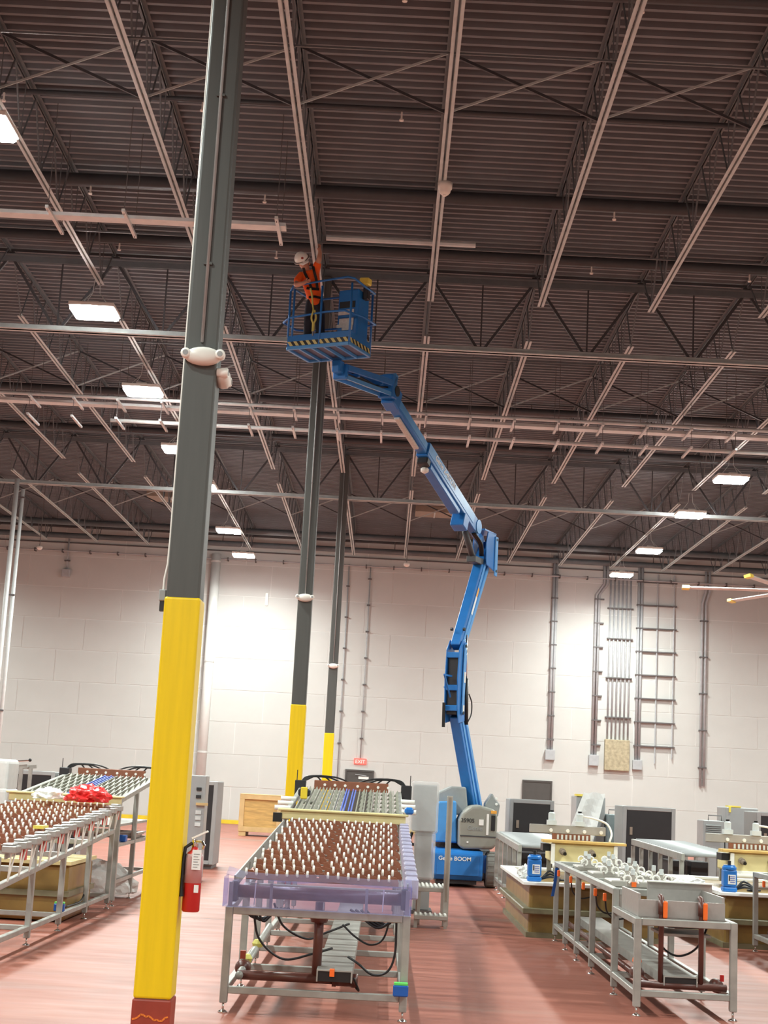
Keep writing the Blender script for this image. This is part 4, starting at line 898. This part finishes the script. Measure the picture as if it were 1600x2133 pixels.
# turret
MB().lathe((1.42, 27.7, .62), [(0, .45), (.04, .45), (.04, .42), (.09, .42)], 28).build('slew_ring', 'black_panel', lift)
tu = MB().box(1.15, 1.8, 27.0, 28.5, .71, 1.1).build('turret', 'lift_blue', lift, .03, seg=2)
MB().prism([(.93, 26.9, .72), (.93, 26.9, 1.18), (1.0, 26.9, 1.42), (1.32, 26.9, 1.45), (1.36, 26.9, .72)], (0, 1.5, 0)).build('left_cover', 'lift_blue_light', tu, .03, seg=2)
MB().prism([(.90, 27.2, 1.38), (1.0, 27.2, 1.58), (1.24, 27.2, 1.70), (1.5, 27.2, 1.70), (1.56, 27.2, 1.2), (1.3, 27.2, 1.2)], (0, .9, 0)).build('counterweight', 'lift_grey', tu, .03, seg=2)
hd = MB().prism([(1.37, 26.35, .68), (1.36, 26.35, 1.12), (1.42, 26.35, 1.27), (1.56, 26.35, 1.38), (1.72, 26.35, 1.40), (1.96, 26.35, 1.34), (2.02, 26.35, 1.24), (2.02, 26.35, .74), (1.95, 26.35, .66), (1.45, 26.35, .64)], (0, 1.2, 0)).build('hood', 'lift_olive', tu, .05, seg=3)
text('lettering', '35905', 'ink', hd, (1.385, 26.345, 1.10), (1, 0, 0), (0, 0, 1), .095)
text('emblem', 'Genie', 'lift_grey', hd, (1.50, 26.346, .97), (1, 0, 0), (0, 0, 1), .11)
MB().box(1.38, 2.0, 26.342, 26.352, .86, .88).build('groove', 'steel_black', hd)
for a, b, c, d, m_ in ((1.70, 1.78, 1.06, 1.16, 'white'), (1.83, 1.87, .90, 1.26, 'white'), (1.90, 2.0, 1.27, 1.32, 'sticker_orange'), (1.91, 1.98, .98, 1.24, 'black'), (1.50, 1.53, .75, .78, 'white')):
    MB().box(a, b, 26.335, 26.352, c, d).build('sticker' if m_ != 'black' else 'hood_slot', m_, hd)
MB().prism([(1.88, 27.3, 1.2), (2.1, 27.3, 1.2), (2.13, 27.3, 1.42), (2.04, 27.3, 1.52), (1.98, 27.3, 1.62), (1.86, 27.3, 1.42)], (0, .5, 0)).build('right_cheek', 'lift_grey', tu, .02)
for z in (1.42, 1.52): MB().lathe((2.06, 27.295, z), [(0, .025), (.01, .02)], 10, (0, -1, 0)).build('bolt', 'white', tu)
# lower riser: box beam and parallel link
A, B = PL(-.17, 1.15), PL(.90, 2.95)
lr = lbar('lower_riser', A, B, .19, .20, 'lift_blue')
off = PL(-.24, 0) - PL(0, 0)
lbar('parallel_link', A + off + Vector((0, 0, .12)), B + off + Vector((0, 0, .08)), .15, .10, 'lift_blue_light', lr)
lbar('face_strip', A + BN * .1 + off * .15, B + BN * .1 + off * .15, .012, .07, 'lift_blue_light', lr, .003)
# knuckle
kn = MB()
for o in (-.13, .11):
    poly = [PL(1.08, 2.8, o), PL(1.16, 3.05, o), PL(1.20, 3.55, o), PL(1.17, 4.1, o), PL(1.03, 4.28, o), PL(.84, 4.25, o), PL(.80, 3.9, o), PL(.84, 3.3, o), PL(.80, 2.85, o)]
    kn.prism(poly, BN * .02)
kno = kn.build('knuckle', 'lift_blue', lift, .006)
MB().obox(PL(1.0, 3.5), BN * .10, BD * .12, Vector((0, 0, .55))).build('knuckle_core', 'black_panel', kno, .01)
for z in (3.06, 3.42, 4.0): MB().obox(PL(1.02, z), BN * .12, BD * .15, Vector((0, 0, .05))).build('cross_plate', 'lift_blue', kno, .01)
lk = MB().prism([PL(.93, 2.95, .14), PL(1.01, 2.98, .14), PL(1.02, 3.6, .14), PL(1.0, 4.2, .14), PL(.92, 4.25, .14), PL(.90, 3.6, .14)], BN * .02).build('side_link', 'lift_blue_light', kno, .004)
for z, h in ((3.06, .07), (3.62, .13)): MB().obox(PL(.96, z, .165), BN * .004, BD * .03, Vector((0, 0, h / 2 + .03))).build('sticker', 'white', lk)
for z in (2.99, 4.18): MB().lathe(PL(.965, z, .155), [(0, .03), (.02, .03)], 12, BN).build('pin', 'black', lk)
MB().lathe(PL(1.12, 3.43, .0), [(-.16, .02), (-.165, .02)], 8, BN).build('pin', 'white', kno)
MB().bar(PL(1.19, 3.62), PL(1.52, 3.62), .03).bar(PL(1.52, 3.62), PL(1.2, 3.25), .025).build('stop_bracket', 'lift_blue', kno)
cy = MB().tube(PL(.66, 2.80, .1), PL(.74, 3.62, .1), .042, 12).build('riser_cylinder', 'black', lift, smooth=True)
MB().tube(PL(.74, 3.6, .1), PL(.80, 4.4, .1), .02, 10).build('cylinder_rod', 'chrome', cy, smooth=True)
hose('hydraulic_hose', [PL(.62, 2.85, .12), PL(.52, 3.0, .14), PL(.52, 3.2, .14), PL(.62, 3.35, .12)], .012, 'cable', cy, 6)
MB().tube(PL(1.22, 2.72, -.1), PL(1.24, 3.15, -.1), .03, 10).build('latch_cylinder', 'black', kno)
# upper riser
A, B = PL(1.02, 4.15), PL(-.20, 6.22)
ur = lbar('upper_riser', A, B, .18, .19, 'lift_blue')
off = Vector((0, 0, 0)) + (PL(-.25, 0) - PL(0, 0))
lbar('parallel_link', A + off + Vector((0, 0, .05)), B + off + Vector((0, 0, -.12)), .13, .10, 'lift_blue_light', ur)
lbar('face_strip', A + BN * .095 + off * .15, B + BN * .095 + off * .15, .012, .08, 'lift_blue_light', ur, .003)
dd = (B - A).normalized()
lbar('sticker', A + dd * .75 + BN * .103 + off * .15, A + dd * 1.15 + BN * .103 + off * .15, .004, .06, 'white', ur, 0)
lbar('sticker', A + dd * 1.15 + BN * .103 + off * .15, A + dd * 1.35 + BN * .103 + off * .15, .004, .06, 'sticker_orange', ur, 0)
for o in (-.12, .12): MB().lathe(PL(.98, 4.48, o), [(-.02, .03), (.02, .03)], 10, BN).build('pin', 'black', ur)
# head bracket on top of the risers
tb = MB()
for o in (-.14, .12): tb.prism([PL(.06, 5.80, o), PL(-.42, 5.72, o), PL(-.50, 6.30, o), PL(-.36, 6.46, o), PL(.02, 6.42, o), PL(.10, 6.2, o)], BN * .02)
tbo = tb.build('head_bracket', 'lift_blue', lift, .006)
MB().obox(PL(-.40, 6.02, .15), BN * .012, BD * .07, Vector((0, 0, .38))).build('bracket_ear', 'lift_blue_light', tbo, .02)
for z in (5.74, 6.34): MB().lathe(PL(-.40, z, .16), [(0, .025), (.012, .025)], 10, BN).build('pin', 'black', tbo)
MB().obox(PL(-.1, 6.44), BN * .14, BD * .3, Vector((0, 0, .015))).build('top_plate', 'lift_blue', tbo)
# main boom
zb_ = lambda s: 6.245 + .384 * s
mbm = lbar('main_boom', PL(.55, zb_(.55)), PL(2.92, zb_(2.92)), .22, .27, 'lift_blue')
lbar('face_strip', PL(.7, zb_(.7) + .03, .112), PL(2.9, zb_(2.9) + .03, .112), .008, .19, 'lift_blue_light', mbm, .003)
bdir = (PL(2.9, zb_(2.9)) - PL(.7, zb_(.7))).normalized(); bup = BN.cross(bdir).normalized()
if bup.z < 0: bup = -bup
text('lettering', 'Genie Z-40/23N', 'white', mbm, PL(2.62, zb_(2.62) - .005, .118), -bdir, bup, .15, .002, sx=1.0)
lbar('under_tray', PL(1.35, zb_(1.35) - .20), PL(2.75, zb_(2.75) - .20), .18, .11, 'lift_blue', mbm)
MB().obox(PL(2.86, zb_(2.86) - .2), BN * .1, bdir * .08, bup * .07).build('hose_guide', 'black_panel', mbm, .02)
MB().lathe(PL(2.80, zb_(2.8) - .36), [(0, .02), (.03, .07), (.08, .07), (.12, .03)], 12).build('sensor', 'white_plastic', mbm, smooth=True)
lbar('end_lug', PL(.0, zb_(.0) - .02), PL(.7, zb_(.7) - .02), .10, .17, 'lift_blue', mbm)
MB().lathe(PL(.45, zb_(.45) + .03, .05), [(0, .13), (.07, .13), (.07, .09)], 16, BN).build('pivot_boss', 'lift_blue_light', mbm)
MB().obox(PL(1.12, zb_(1.12) - .26), BN * .13, bdir * .12, bup * .13).build('cylinder_lug', 'lift_blue', mbm, .015)
mc = MB().tube(PL(.40, 5.86), PL(.86, 6.30), .055, 14).build('boom_cylinder', 'steel_black', lift, smooth=True)
MB().tube(PL(.86, 6.30), PL(1.10, 6.50), .026, 12).build('cylinder_rod', 'chrome', mc, smooth=True)
MB().obox(PL(.28, 5.84), BN * .09, BD * .22, Vector((0, 0, .06))).build('cylinder_mount', 'steel_black', mc, .01)
for k in range(3): hose('hydraulic_hose', [PL(.05, 5.95, .03 * k), PL(.25, 6.15, .05 + .03 * k), PL(.5, zb_(.5) - .12, .03 * k)], .016, 'cable', mc, 6)
# telescoping section
ex_ = lbar('extension_boom', PL(2.85, zb_(2.85)), PL(4.22, zb_(4.22)), .17, .21, 'lift_blue')
lbar('face_strip', PL(2.95, zb_(2.95) + .02, .087), PL(4.15, zb_(4.15) + .02, .087), .008, .13, 'lift_blue_light', ex_, .003)
lbar('wear_pad', PL(3.15, zb_(3.15) - .135, -.02), PL(4.0, zb_(4.0) - .135, -.02), .10, .05, 'paper', ex_)
MB().obox(PL(4.28, zb_(4.28) + .02), BN * .12, bdir * .13, bup * .17).build('boom_head', 'lift_blue', ex_, .02)
MB().lathe(PL(4.36, zb_(4.36) + .08, -.14), [(0, .09), (.28, .09)], 14, BN).build('rotator', 'black', ex_)
MB().obox(PL(4.42, zb_(4.42) + .2), BN * .13, bdir * .06, bup * .15).build('head_yoke', 'lift_blue_light', ex_, .02)
# jib parallelogram
j0, j1 = PL(4.45, 8.05), PL(6.15, 7.84)
jib = MB()
for o in (-.11, .11): jib.bar(j0 + BN * o + Vector((0, 0, .06)), j1 + BN * o + Vector((0, 0, .06)), .035, .10)
jo = jib.build('jib', 'lift_blue', lift, .006)
for o in (-.10, .10): MB().bar(j0 + BN * o + Vector((0, 0, -.13)), j1 + BN * o + Vector((0, 0, -.09)), .03, .06).build('jib_link', 'lift_blue_light', jo)
for t_ in (.25, .75): MB().bar(j0.lerp(j1, t_) - BN * .11, j0.lerp(j1, t_) + BN * .11, .05).build('cross_tube', 'lift_blue', jo)
MB().tube(j0 + Vector((0, 0, -.1)), j0.lerp(j1, .75) + Vector((0, 0, .03)), .03, 10).build('jib_cylinder', 'steel_black', jo, smooth=True)
hose('hydraulic_hose', [j0 + BN * .03, j0.lerp(j1, .3) + BN * .05 - Vector((0, 0, .06)), j0.lerp(j1, .7) + BN * .05 - Vector((0, 0, .04)), j1], .018, 'cable', jo, 8)
MB().obox(j0 + Vector((0, 0, .0)), BN * .13, BD * .1, Vector((0, 0, .2))).build('jib_root', 'lift_blue', jo, .02)
MB().obox(j1 + Vector((0, 0, .0)), BN * .12, BD * .04, Vector((0, 0, .12))).build('jib_end', 'lift_blue', jo, .02); MB().obox(j1 + BD * .1 + Vector((0, 0, .05)), BN * .07, BD * .09, Vector((0, 0, .10))).build('platform_mount', 'lift_blue', jo, .02)
# platform, local frame u (long side), v (away), origin at floor centre
PU = Vector((.902, -.432, 0)); PV = Vector((.432, .902, 0)); PC = Vector((-1.15, 21.61, 8.0))
def Q(u, v, z=0.0): return PC + PU * u + PV * v + Vector((0, 0, z))
def pbar(a, b, w, h=None): return (Q(*a), Q(*b), w, h)
HU, HV = .52, .345
pf = MB()
for v in (-HV, HV): pf.bar(Q(-HU, v, .02), Q(HU, v, .02), .04, .05)
for u in (-HU, HU): pf.bar(Q(u, -HV, .02), Q(u, HV, .02), .04, .05)
plat = pf.build('platform_frame', 'lift_blue_light', lift, .006)
for k in range(1, 5): MB().bar(Q(-HU + 2 * HU * k / 5, -HV, .01), Q(-HU + 2 * HU * k / 5, HV, .01), .03, .04).build('floor_rib', 'lift_blue_light', plat)
MB().obox(Q(0, 0, .04), PU * HU, PV * HV, Vector((0, 0, .006))).build('floor_plate', 'belly', plat)
for (a, b) in (((-HU, -HV), (HU, -HV)), ((HU, -HV), (HU, HV)), ((-HU, -HV), (-HU, HV)), ((-HU, HV), (HU, HV))):
    tb_ = MB().bar(Q(*a, .13), Q(*b, .13), .012, .17).build('toe_board', 'lift_blue', plat)
    if a[1] == -HV and (b[0] == HU):
        n_ = 10 if b[1] == -HV else 6; L0, L1 = Q(*a, .085), Q(*b, .085); nrm = -PV if b[1] == -HV else PU
        ax = (L1 - L0).normalized(); ln = (L1 - L0).length / n_
        for k in range(n_):
            c = L0 + ax * ln * (k + .5) + nrm * .008
            MB().prism([c - ax * ln * .5 + Vector((0, 0, .035)), c - ax * ln * .0 - ax * ln * .0 + Vector((0, 0, .035)), c + ax * ln * .5 - Vector((0, 0, .035)), c - Vector((0, 0, .035))], nrm * .003).build('hazard_stripe', 'hazard_yellow', tb_)
            MB().prism([c + Vector((0, 0, .035)), c + ax * ln * .5 + Vector((0, 0, .035)), c + ax * ln - Vector((0, 0, .035)) if k < n_ - 1 else c + ax * ln * .5 + Vector((0, 0, -.035)), c + ax * ln * .5 - Vector((0, 0, .035))], nrm * .0025).build('hazard_stripe', 'black', tb_)
rail = MB(); R_ = .017
def rp(*pts): rail.path([Q(*p) for p in pts], R_, 8)
rp((-HU, -HV, .2), (-HU, -HV, .92)); rp((-HU + .07, -HV, .2), (-HU + .07, -HV, .95)); rp((.02, -HV, .05), (.02, -HV, .95)); rp((-HU, HV, .05), (-HU, HV, .95)); rp((HU, HV, .05), (HU, HV, .98)); rp((HU, -HV, .05), (HU, -HV, .95))
rp((-HU, -HV, .92), (-HU + .04, -HV, 1.0), (0, -HV, 1.03), (HU - .08, -HV, 1.05), (HU, -HV + .06, 1.04), (HU + .06, 0, .98), (HU + .06, HV - .05, .98), (HU - .05, HV, 1.0), (-HU + .06, HV, 1.0), (-HU, HV - .06, 1.0), (-HU, -HV + .06, .98), (-HU, -HV, .92))
rp((-HU - .15, -HV + .1, .47), (-HU, -HV, .50), (.1, -HV, .54), (HU - .1, -HV, .53), (HU + .12, -HV + .2, .47), (HU + .12, HV - .1, .47), (HU - .05, HV, .5), (-HU, HV, .5), (-HU - .15, HV - .2, .47), (-HU - .15, -HV + .1, .47))
rail.build('guard_rail', 'lift_blue', lift, smooth=True)
cs = MB().obox(Q(.32, .12, .50), PU * .17, PV * .18, Vector((0, 0, .46))).build('control_console', 'lift_blue', lift, .02, seg=2)
MB().obox(Q(.31, -.064, .72), PU * .13, PV * .006, Vector((0, 0, .05))).build('console_slot', 'black', cs)
for u, z, hu, hz in ((.30, .60, .13, .04), (.31, .45, .12, .055), (.33, .36, .09, .04), (.20, .39, .05, .025)): MB().obox(Q(u, -.072, z), PU * hu, PV * .003, Vector((0, 0, hz))).build('manual', 'paper', cs)
MB().obox(Q(HU + .02, HV - .3, 1.09), PU * .07 + PV * .02, PV * .06, Vector((0, 0, .055))).build('control_box', 'sticker_yellow', cs, .015)
MB().obox(Q(HU + .02, HV - .25, .92), PU * .04, PV * .05, Vector((0, 0, .10))).build('joystick_box', 'black_panel', cs, .01)
# ================================================================== WORKER
def skin_obj(name, verts, edges, mat, parent, root=0, sub=2, off=None):
    me = bpy.data.meshes.new(name); off = off if off is not None else (wloc(parent) if parent else Vector((0, 0, 0)))
    me.from_pydata([V(p[:3]) - off for p in verts], edges, []); me.materials.append(MATS[mat])
    o = bpy.data.objects.new(name, me); COL.objects.link(o); o.parent = parent
    sm = o.modifiers.new('skin', 'SKIN'); sm.use_smooth_shade = True
    if not me.skin_vertices: 
        bpy.context.view_layer.objects.active = o
        bm = bmesh.new(); bm.from_mesh(me); bm.verts.layers.skin.verify(); bm.to_mesh(me); bm.free()
    sv = me.skin_vertices[0].data
    for i, p in enumerate(verts): sv[i].radius = (p[3], p[3]); sv[i].use_root = (i == root)
    ss = o.modifiers.new('sub', 'SUBSURF'); ss.levels = sub; ss.render_levels = sub
    return o
FZ = 8.047
bv = [(-1.40, 21.62, 8.84, .085), (-1.45, 21.60, 9.0, .085), (-1.51, 21.58, 9.16, .115), (-1.545, 21.56, 9.275, .05), (-1.595, 21.54, 9.35, .075), (-1.63, 21.53, 9.43, .085),
      (-1.425, 21.56, 9.25, .055), (-1.365, 21.44, 9.42, .042), (-1.362, 21.46, 9.54, .03), (-1.375, 21.48, 9.60, .026),
      (-1.63, 21.54, 9.19, .055), (-1.70, 21.44, 8.985, .042), (-1.58, 21.30, 8.98, .032), (-1.53, 21.27, 9.0, .026),
      (-1.46, 21.62, 8.76, .08), (-1.475, 21.58, 8.43, .062), (-1.485, 21.63, 8.13, .045), (-1.49, 21.50, 8.09, .036),
      (-1.335, 21.62, 8.76, .08), (-1.30, 21.57, 8.44, .062), (-1.275, 21.63, 8.13, .045), (-1.265, 21.50, 8.09, .036)]
be = [(0, 1), (1, 2), (2, 3), (3, 4), (4, 5), (2, 6), (6, 7), (7, 8), (8, 9), (2, 10), (10, 11), (11, 12), (12, 13), (0, 14), (14, 15), (15, 16), (16, 17), (0, 18), (18, 19), (19, 20), (20, 21)]
def fingers(base, dirs, ln):
    for d, l in zip(dirs, ln):
        d = V(d).normalized(); b = V(bv[base][:3]); i = len(bv)
        p1 = b + d * l * .55; p2 = p1 + (d + Vector((0, -.5, -.15))).normalized() * l * .45
        bv.append((*p1, .0095)); bv.append((*p2, .008)); be.append((base, i)); be.append((i, i + 1))
fingers(9, [(-.45, .1, 1), (-.2, .1, 1), (.05, .1, 1), (.3, .1, 1), (-1, -.2, .35)], [.075, .085, .08, .065, .06])
fingers(13, [(.8, -.3, .5), (.95, -.3, .2), (1, -.3, -.1), (.85, -.3, -.4), (.3, -.3, 1)], [.075, .085, .08, .065, .06])
man = skin_obj('person', bv, be, 'skin', None, 0, 2, Vector((-1.38, 21.6, FZ))); man.location = (-1.38, 21.6, FZ)
tag(man, 'worker in orange shirt, dark trousers and white hard hat reaching up from the platform', 'person')
shirt = [(-1.39, 21.62, 8.70, .13), (-1.395, 21.62, 8.80, .128), (-1.45, 21.60, 9.0, .125), (-1.51, 21.58, 9.15, .14), (-1.545, 21.57, 9.235, .075),
         (-1.425, 21.56, 9.25, .075), (-1.375, 21.46, 9.40, .058), (-1.63, 21.54, 9.19, .078), (-1.69, 21.46, 9.03, .064)]
skin_obj('shirt', shirt, [(0, 1), (1, 2), (2, 3), (3, 4), (3, 5), (5, 6), (3, 7), (7, 8)], 'orange_shirt', man)
tr_ = [(-1.40, 21.62, 8.91, .112), (-1.40, 21.62, 8.80, .12), (-1.465, 21.62, 8.72, .095), (-1.475, 21.58, 8.43, .078), (-1.485, 21.63, 8.14, .066), (-1.33, 21.62, 8.72, .095), (-1.30, 21.57, 8.44, .078), (-1.275, 21.63, 8.14, .066)]
skin_obj('trousers', tr_, [(0, 1), (1, 2), (2, 3), (3, 4), (1, 5), (5, 6), (6, 7)], 'navy', man, 1)
for sx_ in ((-1.485, -1.49), (-1.275, -1.265)):
    skin_obj('boot', [(sx_[0], 21.64, 8.16, .05), (sx_[0], 21.64, 8.10, .05), (sx_[1], 21.55, 8.092, .044), (sx_[1], 21.48, 8.085, .036)], [(0, 1), (1, 2), (2, 3)], 'black', man)
# hard hat, tilted to the left
HT = Matrix.Rotation(math.radians(-34), 4, 'Y') @ Matrix.Rotation(math.radians(40), 4, 'X'); HC = Vector((-1.632, 21.51, 9.425))
m = MB().ell((0, 0, 0), .112, .13, .125, 20, 8, 0.0)
m.lathe((0, 0, -.012), [(0, .122), (.012, .128), (.016, .112)], 24); m.prism([(-.08, -.08, -.01), (.08, -.08, -.01), (.05, -.175, -.025), (-.05, -.175, -.025)], (0, 0, .012))
m.v = [HC + (HT @ v) for v in m.v]; hat = m.build('hard_hat', 'white_bright', man, smooth=False)
for p in hat.data.polygons: p.use_smooth = True
m = MB().lathe((0, 0, .004), [(0, .1295), (.014, .1265)], 24); m.v = [HC + (HT @ v) for v in m.v]; m.build('hat_band', 'strap', hat)
m = MB().lathe((0, 0, 0), [(.0, .02), (.006, .018)], 12, (0, -1, .55)); m.v = [HC + (HT @ (v + Vector((0, -.109, .06)))) for v in m.v]; m.build('hat_emblem', 'base_red', hat)
# face features
fc = Vector((-1.60, 21.455, 9.375))
MB().ell(fc + Vector((.02, -.008, -.01)), .012, .02, .018, 10, 6).build('nose', 'skin', man, smooth=True)
for s in (-1, 1): MB().ell(fc + Vector((.02 + .03 * s, .004, .022)), .009, .008, .006, 8, 5).build('eye', 'ink', man)
MB().obox(fc + Vector((.022, .004, -.048)), (.02, 0, 0), (0, .004, 0), (0, 0, .004)).build('mouth', 'base_red', man)
for s, xx in ((1, -1.515), (-1, -1.69)): MB().ell((xx, 21.54, 9.38), .012, .018, .028, 8, 6).build('ear', 'skin', man, smooth=True)
# harness straps
def strap(pts, w=.04, name='harness_strap', mat='black', par=None):
    m = MB()
    for a, b in zip(pts, pts[1:]): m.bar(a, b, w, .012, (0, -1, .2))
    return m.build(name, mat, par or man)
strap([(-1.60, 21.50, 9.29), (-1.575, 21.435, 9.20), (-1.51, 21.44, 9.08), (-1.46, 21.46, 8.97)]); strap([(-1.455, 21.47, 9.31), (-1.43, 21.44, 9.22), (-1.39, 21.46, 9.10), (-1.37, 21.48, 8.98)])
strap([(-1.53, 21.475, 8.965), (-1.46, 21.455, 8.955), (-1.34, 21.48, 8.96)]); strap([(-1.49, 21.49, 8.83), (-1.40, 21.475, 8.84), (-1.30, 21.50, 8.83)], .035)
# safety lanyard
r = thing('safety_lanyard', 'yellow-green safety lanyard looping down in front of the worker', 'lanyard', (-1.42, 21.4, 8.4))
hose('strap', [(-1.47, 21.43, 8.95), (-1.44, 21.42, 8.85), (-1.42, 21.41, 8.7), (-1.40, 21.33, 8.58), (-1.42, 21.33, 8.46), (-1.385, 21.33, 8.38), (-1.35, 21.33, 8.46), (-1.38, 21.33, 8.58)], .014, 'lanyard', r)
MB().tube((-1.385, 21.33, 8.25), (-1.385, 21.33, 8.38), .022, 8).build('shock_pack', 'lanyard', r); MB().tube((-1.385, 21.33, 8.18), (-1.385, 21.33, 8.25), .015, 8).build('hook', 'chrome', r)
